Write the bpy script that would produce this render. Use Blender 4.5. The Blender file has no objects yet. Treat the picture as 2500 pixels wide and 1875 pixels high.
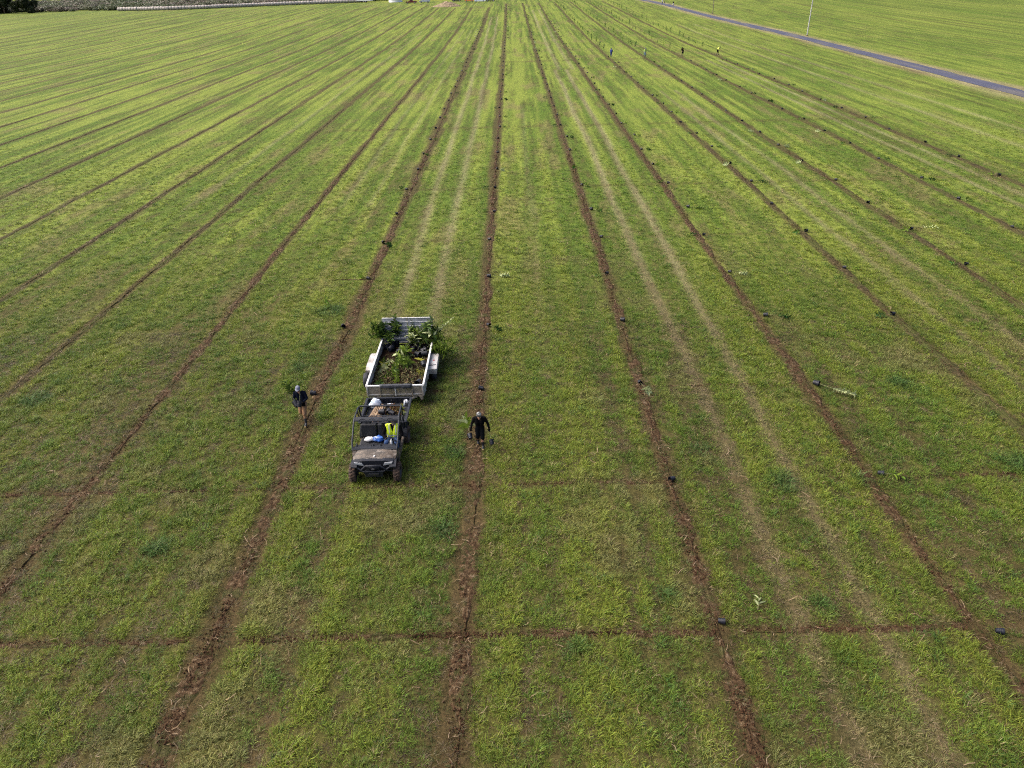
import bpy, bmesh, math, random
import numpy as np
from mathutils import Vector, Matrix, Euler

# ------------------------------------------------------------------ camera, sky, sun, exposure
scene = bpy.context.scene
C = scene.collection
R = math.radians
random.seed(7)
rng = np.random.default_rng(11)

def camera_axes(yaw, pitch, roll):
    fwd = Vector((math.sin(yaw)*math.cos(pitch), math.cos(yaw)*math.cos(pitch), -math.sin(pitch)))
    r = Vector((math.cos(yaw), -math.sin(yaw), 0))
    u = r.cross(fwd)
    return r*math.cos(roll)+u*math.sin(roll), u*math.cos(roll)-r*math.sin(roll), fwd

cam_data = bpy.data.cameras.new('camera')
cam = bpy.data.objects.new('camera', cam_data)
C.objects.link(cam)
_r, _u, _f = camera_axes(R(-0.588), R(29.885), R(-1.534))
m = Matrix((( _r.x, _u.x, -_f.x, 0), (_r.y, _u.y, -_f.y, 0), (_r.z, _u.z, -_f.z, 17.0), (0, 0, 0, 1)))
cam.matrix_world = m
cam_data.sensor_width = 36
cam_data.lens = 36*1766/2500
cam_data.clip_end = 6000
scene.camera = cam

SUN_EL, SUN_AZ = R(48), R(-80)      # azimuth measured from +Y towards +X: light from the left
world = bpy.data.worlds.new('World')
scene.world = world
world.use_nodes = True
nt = world.node_tree
sky = nt.nodes.new('ShaderNodeTexSky')
sky.sky_type = 'NISHITA'
sky.sun_disc = False
sky.sun_elevation = SUN_EL
sky.sun_rotation = SUN_AZ
sky.air_density = 0.6
sky.dust_density = 6.0
sky.ozone_density = 1.0
nt.nodes['Background'].inputs['Strength'].default_value = 0.092
nt.links.new(sky.outputs[0], nt.nodes['Background'].inputs['Color'])
sun_data = bpy.data.lights.new('sun', 'SUN')
sun_data.energy = 1.2
sun_data.angle = R(62)
sun_data.color = (1.0, 0.96, 0.88)
sun = bpy.data.objects.new('sun', sun_data)
C.objects.link(sun)
sd = Vector((math.sin(SUN_AZ)*math.cos(SUN_EL), math.cos(SUN_AZ)*math.cos(SUN_EL), math.sin(SUN_EL)))
sun.rotation_euler = (-sd).to_track_quat('-Z', 'Y').to_euler()
sun.location = sd*60
vs = scene.view_settings
vs.view_transform = 'Standard'
vs.look = 'None'
vs.gamma = 1
vs.use_curve_mapping = False
vs.exposure = 1.76
scene.cycles.max_bounces = 4
scene.cycles.diffuse_bounces = 2
scene.cycles.glossy_bounces = 2
scene.cycles.transmission_bounces = 2
scene.cycles.use_adaptive_sampling = True
scene.cycles.adaptive_threshold = 0.02
scene.cycles.transparent_max_bounces = 4
scene.cycles.filter_width = 1.2
scene.cycles.use_denoising = False

# ------------------------------------------------------------------ helpers
def T(y):
    """height of the land at distance y: it rises a few metres towards the far end"""
    s = np.clip((np.asarray(y, dtype=float)-180)/240, 0, 1)
    return 2.8*s*s*(3-2*s)

_perm = np.random.default_rng(3).random((256, 256))
def vnoise(x, y, seed=0):
    x = np.asarray(x, float)+seed*17.31; y = np.asarray(y, float)+seed*9.77
    xi = np.floor(x).astype(int); yi = np.floor(y).astype(int)
    fx = x-xi; fy = y-yi
    fx = fx*fx*(3-2*fx); fy = fy*fy*(3-2*fy)
    a = _perm[xi & 255, yi & 255]; b = _perm[(xi+1) & 255, yi & 255]
    c = _perm[xi & 255, (yi+1) & 255]; d = _perm[(xi+1) & 255, (yi+1) & 255]
    return (a*(1-fx)+b*fx)*(1-fy)+(c*(1-fx)+d*fx)*fy
def fbm(x, y, seed=0, oct=3):
    s = 0; a = .5; t = 0
    for i in range(oct):
        s = s+a*vnoise(x*2**i, y*2**i, seed+i*5); t += a; a *= .5
    return s/t
def sstep(a, b, x):
    t = np.clip((x-a)/(b-a), 0, 1)
    return t*t*(3-2*t)

class MB:
    """collects shapes for one mesh"""
    def __init__(s): s.v = []; s.f = []; s.m = []; s.sm = []
    def add(s, vs, fs, mat=0, smooth=False):
        o = len(s.v); s.v += [tuple(p) for p in vs]
        for f in fs:
            s.f.append(tuple(i+o for i in f)); s.m.append(mat); s.sm.append(smooth)
        return s
    def box(s, c, size, rot=None, mat=0, bev=0.0, taper=(1, 1)):
        hx, hy, hz = size[0]/2, size[1]/2, size[2]/2
        b = min(bev, hx*.9, hy*.9, hz*.9)
        M = Euler(rot).to_matrix() if rot is not None else None
        pts = []; fs = []
        def tr(p):
            k = (p[2]+hz)/(2*hz) if hz else 0
            p = Vector((p[0]*(1+(taper[0]-1)*k), p[1]*(1+(taper[1]-1)*k), p[2]))
            if M is not None: p = M @ p
            return (p.x+c[0], p.y+c[1], p.z+c[2])
        if b <= 0:
            pts = [(x, y, z) for z in (-hz, hz) for y in (-hy, hy) for x in (-hx, hx)]
            fs = [(0, 2, 3, 1), (4, 5, 7, 6), (0, 1, 5, 4), (2, 6, 7, 3), (0, 4, 6, 2), (1, 3, 7, 5)]
            s.add([tr(p) for p in pts], fs, mat); return s
        idx = {}
        for sx in (-1, 1):
            for sy in (-1, 1):
                for sz in (-1, 1):
                    idx[sx, sy, sz, 'x'] = len(pts); pts.append((sx*hx, sy*(hy-b), sz*(hz-b)))
                    idx[sx, sy, sz, 'y'] = len(pts); pts.append((sx*(hx-b), sy*hy, sz*(hz-b)))
                    idx[sx, sy, sz, 'z'] = len(pts); pts.append((sx*(hx-b), sy*(hy-b), sz*hz))
        for sg in (-1, 1):
            for ax in 'xyz':
                q = []
                for a, b2 in ((-1, -1), (1, -1), (1, 1), (-1, 1)):
                    key = {'x': (sg, a, b2), 'y': (a, sg, b2), 'z': (a, b2, sg)}[ax]
                    q.append(idx[key+(ax,)])
                if (sg < 0) ^ (ax == 'y'): q = q[::-1]
                fs.append(tuple(q))
        for a in (-1, 1):
            for b2 in (-1, 1):
                fs.append((idx[a, b2, -1, 'x'], idx[a, b2, 1, 'x'], idx[a, b2, 1, 'y'], idx[a, b2, -1, 'y']))
                fs.append((idx[a, -1, b2, 'x'], idx[a, 1, b2, 'x'], idx[a, 1, b2, 'z'], idx[a, -1, b2, 'z']))
                fs.append((idx[-1, a, b2, 'y'], idx[1, a, b2, 'y'], idx[1, a, b2, 'z'], idx[-1, a, b2, 'z']))
                for c2 in (-1, 1):
                    fs.append((idx[a, b2, c2, 'x'], idx[a, b2, c2, 'y'], idx[a, b2, c2, 'z']))
        s.add([tr(p) for p in pts], fs, mat); return s
    def tube(s, pts, r, n=8, mat=0, cap=True, smooth=True):
        pts = [Vector(p) for p in pts]
        rs = r if isinstance(r, (list, tuple)) else [r]*len(pts)
        vs = []; up = None
        for i, p in enumerate(pts):
            d = (pts[min(i+1, len(pts)-1)]-pts[max(i-1, 0)]).normalized()
            if up is None:
                up = Vector((0, 0, 1)) if abs(d.z) < .9 else Vector((1, 0, 0))
            a = d.cross(up)
            if a.length < 1e-4: a = d.cross(Vector((1, 0, 0)))
            a.normalize(); b = a.cross(d); up = b
            for k in range(n):
                t = 2*math.pi*k/n
                vs.append(p+(a*math.cos(t)+b*math.sin(t))*rs[i])
        fs = []
        for i in range(len(pts)-1):
            for k in range(n):
                fs.append((i*n+k, i*n+(k+1) % n, (i+1)*n+(k+1) % n, (i+1)*n+k))
        s.add(vs, fs, mat, smooth)
        if cap:
            s.add(vs[:n], [tuple(range(n))[::-1]], mat); s.add(vs[-n:], [tuple(range(n))], mat)
        return s
    def lathe(s, prof, n=16, mat=0, axis='z', c=(0, 0, 0), smooth=True, closed=False):
        vs = []
        for rr, h in prof:
            for k in range(n):
                t = 2*math.pi*k/n; a, b = rr*math.cos(t), rr*math.sin(t)
                p = {'z': (a, b, h), 'x': (h, a, b), 'y': (b, h, a)}[axis]
                vs.append((p[0]+c[0], p[1]+c[1], p[2]+c[2]))
        fs = []; L = len(prof)
        for i in range(L if closed else L-1):
            j = (i+1) % L
            for k in range(n): fs.append((i*n+k, i*n+(k+1) % n, j*n+(k+1) % n, j*n+k))
        s.add(vs, fs, mat, smooth); return s
    def prism(s, poly, a0, a1, axis='x', mat=0, inset=None):
        """poly of 2-D points extruded along an axis from a0 to a1; inset narrows the a1/a0 caps by y>"""
        n = len(poly)
        def P(p, a):
            return {'x': (a, p[0], p[1]), 'y': (p[0], a, p[1]), 'z': (p[0], p[1], a)}[axis]
        def off(p, a):
            if inset is None: return a
            mid = (a0+a1)/2
            return mid+(a-mid)*inset(p)
        vs = [P(p, off(p, a0)) for p in poly]+[P(p, off(p, a1)) for p in poly]
        fs = [tuple(range(n))[::-1], tuple(range(n, 2*n))]
        for i in range(n): fs.append((i, (i+1) % n, n+(i+1) % n, n+i))
        s.add(vs, fs, mat); return s
    def ball(s, c, r, n=10, mat=0, sc=(1, 1, 1), jit=0, rnd=random):
        vs = []; fs = []; mm = max(4, n//2)
        for i in range(mm+1):
            th = math.pi*i/mm
            for k in range(n):
                t = 2*math.pi*k/n; q = r*(1+jit*(rnd.random()-.5))
                vs.append((c[0]+sc[0]*q*math.sin(th)*math.cos(t), c[1]+sc[1]*q*math.sin(th)*math.sin(t), c[2]+sc[2]*q*math.cos(th)))
        for i in range(mm):
            for k in range(n): fs.append((i*n+k, (i+1)*n+k, (i+1)*n+(k+1) % n, i*n+(k+1) % n))
        s.add(vs, fs, mat, True); return s
    def mesh(s, name, mats):
        me = bpy.data.meshes.new(name)
        me.from_pydata(s.v, [], s.f)
        for mt in (mats if isinstance(mats, (list, tuple)) else [mats]): me.materials.append(mt)
        me.polygons.foreach_set('material_index', s.m)
        me.polygons.foreach_set('use_smooth', s.sm)
        bm = bmesh.new(); bm.from_mesh(me)
        bmesh.ops.recalc_face_normals(bm, faces=bm.faces); bm.to_mesh(me); bm.free()
        if any(s.sm): me.set_sharp_from_angle(angle=R(50))
        me.update(); return me
    def build(s, name, mats, parent=None, loc=None, rot=None):
        return link(name, s.mesh(name, mats), parent, loc, rot)

def link(name, me, parent=None, loc=None, rot=None):
    o = bpy.data.objects.new(name, me); C.objects.link(o)
    if parent: o.parent = parent
    if loc is not None: o.location = loc
    if rot is not None: o.rotation_euler = rot
    return o
def tag(o, label=None, cat=None, group=None, kind=None):
    if label: o['label'] = label
    if cat: o['category'] = cat
    if group: o['group'] = group
    if kind: o['kind'] = kind
    return o
def thing(name, label, cat, loc=(0, 0, 0), rz=0, group=None):
    o = bpy.data.objects.new(name, None); C.objects.link(o)
    o.empty_display_size = .2
    o.location = loc; o.rotation_euler = (0, 0, rz)
    return tag(o, label, cat, group)
def np_mesh(name, v, f, mat, smooth=True):
    """mesh from numpy arrays, f is (n,4) or (n,3)"""
    me = bpy.data.meshes.new(name)
    k = f.shape[1]
    me.vertices.add(len(v)); me.vertices.foreach_set('co', np.asarray(v, np.float32).ravel())
    me.loops.add(f.size); me.loops.foreach_set('vertex_index', f.ravel().astype(np.int32))
    me.polygons.add(len(f))
    me.polygons.foreach_set('loop_start', np.arange(0, f.size, k, dtype=np.int32))
    me.polygons.foreach_set('loop_total', np.full(len(f), k, dtype=np.int32))
    me.polygons.foreach_set('use_smooth', np.full(len(f), smooth))
    me.materials.append(mat); me.update(calc_edges=True); me.validate()
    return me

# ------------------------------------------------------------------ materials
def mat(name, col, rough=.6, metal=0.0, spec=.4, var=0.0, scale=8.0, bump=0.0, bscale=None, col2=None, detail=4, coat=0, thr=None):
    mt = bpy.data.materials.new(name); mt.use_nodes = True
    n = mt.node_tree.nodes; l = mt.node_tree.links
    b = n['Principled BSDF']
    b.inputs['Base Color'].default_value = (*col, 1)
    b.inputs['Roughness'].default_value = rough
    b.inputs['Metallic'].default_value = metal
    b.inputs['Specular IOR Level'].default_value = spec
    if coat: b.inputs['Coat Weight'].default_value = coat
    tc = n.new('ShaderNodeTexCoord')
    if var or col2:
        nz = n.new('ShaderNodeTexNoise'); nz.inputs['Scale'].default_value = scale; nz.inputs['Detail'].default_value = detail
        l.new(tc.outputs['Object'], nz.inputs['Vector'])
        rp = n.new('ShaderNodeValToRGB')
        c2 = col2 if col2 else tuple(max(0, c*(1-var)) for c in col)
        c1 = col if col2 else tuple(min(1, c*(1+var)) for c in col)
        a, z = thr if thr else (.32, .68)
        rp.color_ramp.elements[0].position = a; rp.color_ramp.elements[0].color = (*c2, 1)
        rp.color_ramp.elements[1].position = z; rp.color_ramp.elements[1].color = (*c1, 1)
        l.new(nz.outputs[0], rp.inputs[0]); l.new(rp.outputs[0], b.inputs['Base Color'])
    if bump:
        nb = n.new('ShaderNodeTexNoise'); nb.inputs['Scale'].default_value = bscale or scale*3; nb.inputs['Detail'].default_value = 5
        l.new(tc.outputs['Object'], nb.inputs['Vector'])
        bp = n.new('ShaderNodeBump'); bp.inputs['Strength'].default_value = bump; bp.inputs['Distance'].default_value = .02
        l.new(nb.outputs[0], bp.inputs['Height']); l.new(bp.outputs[0], b.inputs['Normal'])
    return mt

def leaf_mat(name, attr=None, col=(.08, .12, .02), var=.25, trans=.35, scale=3.0, rough=.5, spec=.14):
    """foliage: reflecting and letting light through; colour from an instance attribute or fixed"""
    mt = bpy.data.materials.new(name); mt.use_nodes = True
    n = mt.node_tree.nodes; l = mt.node_tree.links
    b = n['Principled BSDF']; out = n['Material Output']
    b.inputs['Roughness'].default_value = rough; b.inputs['Specular IOR Level'].default_value = spec
    if attr:
        a = n.new('ShaderNodeAttribute'); a.attribute_type = 'INSTANCER'; a.attribute_name = attr; src = a.outputs['Color']
    else:
        a = n.new('ShaderNodeRGB'); a.outputs[0].default_value = (*col, 1); src = a.outputs[0]
    g = n.new('ShaderNodeNewGeometry')
    hs = n.new('ShaderNodeHueSaturation')
    mr = n.new('ShaderNodeMapRange'); mr.inputs['To Min'].default_value = 1-var; mr.inputs['To Max'].default_value = 1+var
    l.new(g.outputs['Random Per Island'], mr.inputs['Value']); l.new(mr.outputs[0], hs.inputs['Value'])
    mh = n.new('ShaderNodeMapRange'); mh.inputs['To Min'].default_value = .5-.035*var*4; mh.inputs['To Max'].default_value = .5+.02*var*4
    wn = n.new('ShaderNodeTexWhiteNoise'); wn.noise_dimensions = '1D'
    l.new(g.outputs['Random Per Island'], wn.inputs['W']); l.new(wn.outputs['Value'], mh.inputs['Value']); l.new(mh.outputs[0], hs.inputs['Hue'])
    l.new(src, hs.inputs['Color']); l.new(hs.outputs[0], b.inputs['Base Color'])
    tr = n.new('ShaderNodeBsdfTranslucent'); l.new(hs.outputs[0], tr.inputs['Color'])
    mx = n.new('ShaderNodeMixShader'); mx.inputs[0].default_value = trans
    l.new(b.outputs[0], mx.inputs[1]); l.new(tr.outputs[0], mx.inputs[2]); l.new(mx.outputs[0], out.inputs['Surface'])
    return mt

def ramp_mat(name, stops, scale, stretch=(1, 1, 1), detail=6, rough=.95, bump=.4, bscale=9, bdist=.03, extra=None, spec=.1, sward=None):
    """soil, thatch and other rough ground: several colours by noise in world position"""
    mt = bpy.data.materials.new(name); mt.use_nodes = True
    n = mt.node_tree.nodes; l = mt.node_tree.links; b = n['Principled BSDF']
    b.inputs['Roughness'].default_value = rough; b.inputs['Specular IOR Level'].default_value = spec
    g = n.new('ShaderNodeNewGeometry')
    mp = n.new('ShaderNodeMapping'); mp.inputs['Scale'].default_value = stretch
    l.new(g.outputs['Position'], mp.inputs['Vector'])
    nz = n.new('ShaderNodeTexNoise'); nz.inputs['Scale'].default_value = scale; nz.inputs['Detail'].default_value = detail; nz.inputs['Roughness'].default_value = .62
    l.new(mp.outputs[0], nz.inputs['Vector'])
    rp = n.new('ShaderNodeValToRGB'); e = rp.color_ramp.elements
    while len(e) < len(stops): e.new(.5)
    for i, (p, c) in enumerate(stops): e[i].position = p; e[i].color = (*c, 1)
    l.new(nz.outputs[0], rp.inputs[0])
    col = rp.outputs[0]
    if extra:      # a second, larger or streaky noise mixing in another colour
        ecol, esc, est, ea, ez, eamt = extra
        mp2 = n.new('ShaderNodeMapping'); mp2.inputs['Scale'].default_value = est
        l.new(g.outputs['Position'], mp2.inputs['Vector'])
        n2 = n.new('ShaderNodeTexNoise'); n2.inputs['Scale'].default_value = esc; n2.inputs['Detail'].default_value = 4
        l.new(mp2.outputs[0], n2.inputs['Vector'])
        mr = n.new('ShaderNodeMapRange'); mr.inputs['From Min'].default_value = ea; mr.inputs['From Max'].default_value = ez; mr.inputs['To Max'].default_value = eamt
        l.new(n2.outputs[0], mr.inputs['Value'])
        mx = n.new('ShaderNodeMix'); mx.data_type = 'RGBA'
        l.new(mr.outputs[0], mx.inputs['Factor']); l.new(col, mx.inputs['A']); mx.inputs['B'].default_value = (*ecol, 1)
        col = mx.outputs['Result']
    if sward:      # far off the blades are too fine to build one by one: the sheet carries the sward's own colours
        (ca, cb), y0, y1 = sward
        sx = n.new('ShaderNodeSeparateXYZ'); l.new(g.outputs['Position'], sx.inputs[0])
        fr = n.new('ShaderNodeMapRange'); fr.inputs['From Min'].default_value = y0; fr.inputs['From Max'].default_value = y1; fr.inputs['To Max'].default_value = .95; fr.interpolation_type = 'SMOOTHSTEP'
        l.new(sx.outputs['Y'], fr.inputs['Value'])
        mp3 = n.new('ShaderNodeMapping'); mp3.inputs['Scale'].default_value = (1.0, .035, 1)
        l.new(g.outputs['Position'], mp3.inputs['Vector'])
        n3 = n.new('ShaderNodeTexNoise'); n3.inputs['Scale'].default_value = 1.1; n3.inputs['Detail'].default_value = 6; n3.inputs['Roughness'].default_value = .7
        l.new(mp3.outputs[0], n3.inputs['Vector'])
        r3 = n.new('ShaderNodeValToRGB'); r3.color_ramp.elements[0].position = .32; r3.color_ramp.elements[0].color = (*ca, 1)
        r3.color_ramp.elements[1].position = .66; r3.color_ramp.elements[1].color = (*cb, 1); l.new(n3.outputs[0], r3.inputs[0])
        m3 = n.new('ShaderNodeMix'); m3.data_type = 'RGBA'
        l.new(fr.outputs[0], m3.inputs['Factor']); l.new(col, m3.inputs['A']); l.new(r3.outputs[0], m3.inputs['B'])
        col = m3.outputs['Result']
    l.new(col, b.inputs['Base Color'])
    nb = n.new('ShaderNodeTexNoise'); nb.inputs['Scale'].default_value = bscale; nb.inputs['Detail'].default_value = 3
    l.new(g.outputs['Position'], nb.inputs['Vector'])
    bp = n.new('ShaderNodeBump'); bp.inputs['Strength'].default_value = bump; bp.inputs['Distance'].default_value = bdist
    l.new(nb.outputs[0], bp.inputs['Height']); l.new(bp.outputs[0], b.inputs['Normal'])
    return mt

def field_mat():
    """the field: fine soil and thatch grain near by, and the sward's own mottled colour held in the sheet's colour attribute"""
    mt = bpy.data.materials.new('field_sward'); mt.use_nodes = True
    n = mt.node_tree.nodes; l = mt.node_tree.links; b = n['Principled BSDF']
    b.inputs['Roughness'].default_value = .95; b.inputs['Specular IOR Level'].default_value = .08
    at = n.new('ShaderNodeAttribute'); at.attribute_name = 'sward'
    g = n.new('ShaderNodeNewGeometry')
    def noise(sc, st, det, rgh=.6):
        mp = n.new('ShaderNodeMapping'); mp.inputs['Scale'].default_value = st; l.new(g.outputs['Position'], mp.inputs['Vector'])
        z = n.new('ShaderNodeTexNoise'); z.inputs['Scale'].default_value = sc; z.inputs['Detail'].default_value = det; z.inputs['Roughness'].default_value = rgh
        l.new(mp.outputs[0], z.inputs['Vector']); return z.outputs[0]
    def remap(v, a0, a1, b0, b1):
        r = n.new('ShaderNodeMapRange'); r.inputs['From Min'].default_value = a0; r.inputs['From Max'].default_value = a1; r.inputs['To Min'].default_value = b0; r.inputs['To Max'].default_value = b1
        l.new(v, r.inputs['Value']); return r.outputs[0]
    fine = noise(11.0, (1, 1, 1), 5, .68); mid = noise(3.0, (1.2, .45, 1), 4, .7)
    mu = n.new('ShaderNodeMath'); mu.operation = 'MULTIPLY'
    l.new(remap(fine, .28, .72, .45, 1.55), mu.inputs[0]); l.new(remap(mid, .3, .7, .72, 1.28), mu.inputs[1])
    hs = n.new('ShaderNodeHueSaturation'); l.new(at.outputs['Color'], hs.inputs['Color']); l.new(mu.outputs[0], hs.inputs['Value'])
    l.new(remap(mid, .3, .7, .51, .487), hs.inputs['Hue'])
    l.new(hs.outputs[0], b.inputs['Base Color'])
    bp = n.new('ShaderNodeBump'); bp.inputs['Strength'].default_value = .8; bp.inputs['Distance'].default_value = .04
    l.new(fine, bp.inputs['Height']); l.new(bp.outputs[0], b.inputs['Normal'])
    return mt
M_ground = field_mat()
M_soil = ramp_mat('red_brown_soil', [(.32, (.014, .008, .004)), (.47, (.048, .028, .014)), (.60, (.086, .056, .030)), (.72, (.17, .13, .085))],
                  6.5, detail=7, bump=1.0, bscale=30, bdist=.05, extra=((.040, .044, .013), 2.2, (1, .7, 1), .50, .62, .75))
M_soil_old = ramp_mat('weathered_soil', [(.30, (.020, .017, .007)), (.48, (.040, .032, .014)), (.62, (.066, .050, .024)), (.76, (.14, .11, .06))],
                      4.0, bump=.9, bscale=14, bdist=.03, extra=((.050, .055, .014), .9, (1, .4, 1), .46, .60, .85))
M_road = ramp_mat('old_asphalt', [(.3, (.048, .051, .078)), (.7, (.072, .075, .106))], .8, stretch=(1, .12, 1), bump=.1, bscale=30, rough=.85, extra=((.13, .115, .085), .5, (1, .12, 1), .5, .7, .6))
M_verge = ramp_mat('dry_verge', [(.3, (.085, .065, .03)), (.5, (.16, .135, .06)), (.7, (.26, .21, .11))], .6, stretch=(1, .3, 1), bump=.5, bscale=6,
                   extra=((.12, .14, .026), .35, (1, .25, 1), .42, .55, .95))
M_grass = leaf_mat('grass_blades', attr='tint', var=.30, trans=.30)
M_straw = leaf_mat('dry_straw', attr='tint', var=.25, trans=.05)
M_clod = mat('soil_clod', (.082, .042, .022), rough=1, spec=.1, col2=(.030, .016, .009), scale=14, bump=.5)
# ------------------------------------------------------------------ the rows ploughed into the field
ROW0, PITCH = -1.76, 7.484
def row_x(k, y):
    y = np.asarray(y, float)
    return ROW0+PITCH*k+.22*(fbm(y/9.0, y*0+k*3.7, 2, 2)-.5)+.10*(vnoise(y/1.6, y*0+k*1.3, 8)-.5)
def row_end(k):
    if k >= 1: return 384
    if k == 0: return 381
    if k >= -4: return 360-4*abs(k+1)*0+2*(k % 3)
    return min(392, 362+5*(-4-k))
def frame_half(y):          # half width of the land worth building at distance y
    return .708*(.867*y+8.47)+6
ROWS = list(range(-34, 7))

def furrow(name, xs_of, y0, y1, width, amp, material, along='y', seed=0, slit=.6, step0=.055):
    """a strip of churned soil standing a few centimetres proud of the field, with a crack down the middle"""
    t = [y0]
    while t[-1] < y1:
        d = math.hypot(t[-1], 14) if along == 'y' else math.hypot(xs_of(0.0), 14)
        t.append(t[-1]+step0*max(1, d/22)**1.25)
    t = np.array(t); n = len(t)
    offs = np.array([-1, -.72, -.48, -.27, -.12, -.03, .06, .2, .42, .7, 1.0])
    base = np.array([-.6, .35, .85, 1.0, .95, .05, .9, 1.0, .75, .35, -.6])
    c = xs_of(t)
    taper = 1-.55*sstep(50, 140, t) if along == 'y' else 1.0
    wn = taper*np.clip(-.75+3.1*fbm(t/1.1, t*0+seed, 21, 3), .04, 1.4)
    sl = .22*(fbm(t/1.9, t*0+seed*2.1, 31, 2)-.5)*2
    O = offs[None, :]*(width*wn)[:, None]+(sl*(.4+0*t))[:, None]*width*(1-np.abs(offs))[None, :]
    gap = sstep(.35, .55, vnoise(t/1.1, t*0+seed*5, 41))      # where the crack is open
    b = np.repeat(base[None, :], n, 0)
    b[:, 5] = np.where(gap > 1-slit, .05, .8)
    N = fbm(t[:, None]/.16+offs[None, :]*3, offs[None, :]*2.4+t[:, None]*0+seed*7, 51, 2)
    N2 = fbm(t[:, None]/1.3, offs[None, :]*.8+t[:, None]*0+seed*3, 61, 2)
    Z = amp*(b*(.10+1.0*N2)+1.1*(N-.5)*(np.abs(offs) < .9)[None, :])
    Z[:, 5] = np.where(gap > 1-slit, amp*.08, Z[:, 5])
    Z[:, 0] = -.05; Z[:, -1] = -.05
    Z[0] = -.05; Z[-1] = -.05
    A = np.repeat(t[:, None], len(offs), 1)
    if along == 'y': V = np.stack([c[:, None]+O, A, Z+T(A)], 2)
    else: V = np.stack([A, c[:, None]+O, Z+T(c)[:, None]], 2)
    m_ = len(offs); i = np.arange((n-1)*(m_-1)); r = i//(m_-1); q = i % (m_-1); a = r*m_+q
    f = np.stack([a, a+1, a+m_+1, a+m_], 1)
    if along != 'y': f = f[:, ::-1]
    o = link(name, np_mesh(name, V.reshape(-1, 3), f, material, smooth=True))
    return tag(o, kind='structure')

for k in ROWS:
    x = ROW0+PITCH*k
    y0 = 7.5
    while frame_half(y0) < abs(x)+1: y0 += 1.5
    if y0 > row_end(k)-15: continue
    fresh = k >= -2
    far = abs(k) > 7
    y1_ = min(row_end(k), 150 if k >= -2 else 110)
    if y0 > y1_-10: continue
    furrow('furrow', lambda t, k=k: row_x(k, t), y0, y1_, .30 if fresh else .24, .055 if fresh else .055,
           M_soil if k in (0, 1, 2, -1, -2) else M_soil_old, seed=k+40, step0=.055 if abs(k) < 3 else .11)
# furrows drawn across the rows, one for each line of planting holes
PY = [14.75+7.15*n for n in range(53)]
for (yy, xa, xb, w, am, sd_) in [(PY[0], -8.3, -2.3, .16, .09, 3), (PY[0], -1.1, 5.6, .17, .10, 4), (PY[0], 9.4, 12.9, .15, .05, 5), (PY[0], -15.6, -9.9, .10, .045, 6),
                                 (PY[0], 6.3, 8.6, .10, .05, 9), (PY[1], -20.5, -9.8, .10, .04, 7), (PY[1], -8.8, -3.2, .10, .04, 8), (PY[1], 1.5, 5.3, .10, .04, 10),
                                 (PY[1], 11.2, 12.8, .12, .05, 11), (PY[1], 14.3, 20.5, .10, .04, 12), (PY[2], -4.0, -2.2, .13, .05, 13), (PY[2], 6.2, 12.8, .10, .03, 14), (PY[4], -12, -9.5, .12, .05, 15)]:
    furrow('furrow', lambda t, yy=yy, sd_=sd_: yy+.10*(fbm(np.asarray(t)/1.7, np.asarray(t)*0+sd_, 5, 2)-.5)*2+np.asarray(t)*-.004*0, xa, xb, w, am, M_soil, along='x', seed=sd_, slit=.25)
# road with dry verges
ROAD = [(71.0, 30), (71.3, 60), (71.9, 108), (73.0, 150), (73.8, 196), (73.2, 217), (71.3, 245), (68.8, 278), (66.9, 310), (65.6, 345), (63.5, 375), (59.5, 405), (50, 430)]
def road_x(y):
    return np.interp(y, [p[1] for p in ROAD], [p[0] for p in ROAD])
def ribbon(name, lo, hi, y0, y1, z, material, wob=0, seed=0, step=1.5, crown=0):
    y = np.arange(y0, y1, step)
    k = np.ones(9)/9
    c = road_x(y); c = np.convolve(np.pad(c, 4, mode='edge'), k, 'valid')
    cols = np.linspace(0, 1, 5)
    a = lo+wob*(fbm(y/7, y*0, seed, 3)-.5); b = hi+wob*(fbm(y/7, y*0+5, seed+3, 3)-.5)
    X = c[:, None]+a[:, None]+(b-a)[:, None]*cols[None, :]
    Y = np.repeat(y[:, None], 5, 1); Z = T(Y)+z+crown*(1-(2*cols-1)**2)[None, :]
    n = len(y); i = np.arange((n-1)*4); r = i//4; q = i % 4; s = r*5+q
    f = np.stack([s, s+1, s+6, s+5], 1)
    return tag(link(name, np_mesh(name, np.stack([X, Y, Z], 2).reshape(-1, 3), f, material)), kind='structure')
ribbon('road', -1.7, 1.7, 60, 425, .03, M_road, wob=.9, seed=73, crown=.04)

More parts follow.
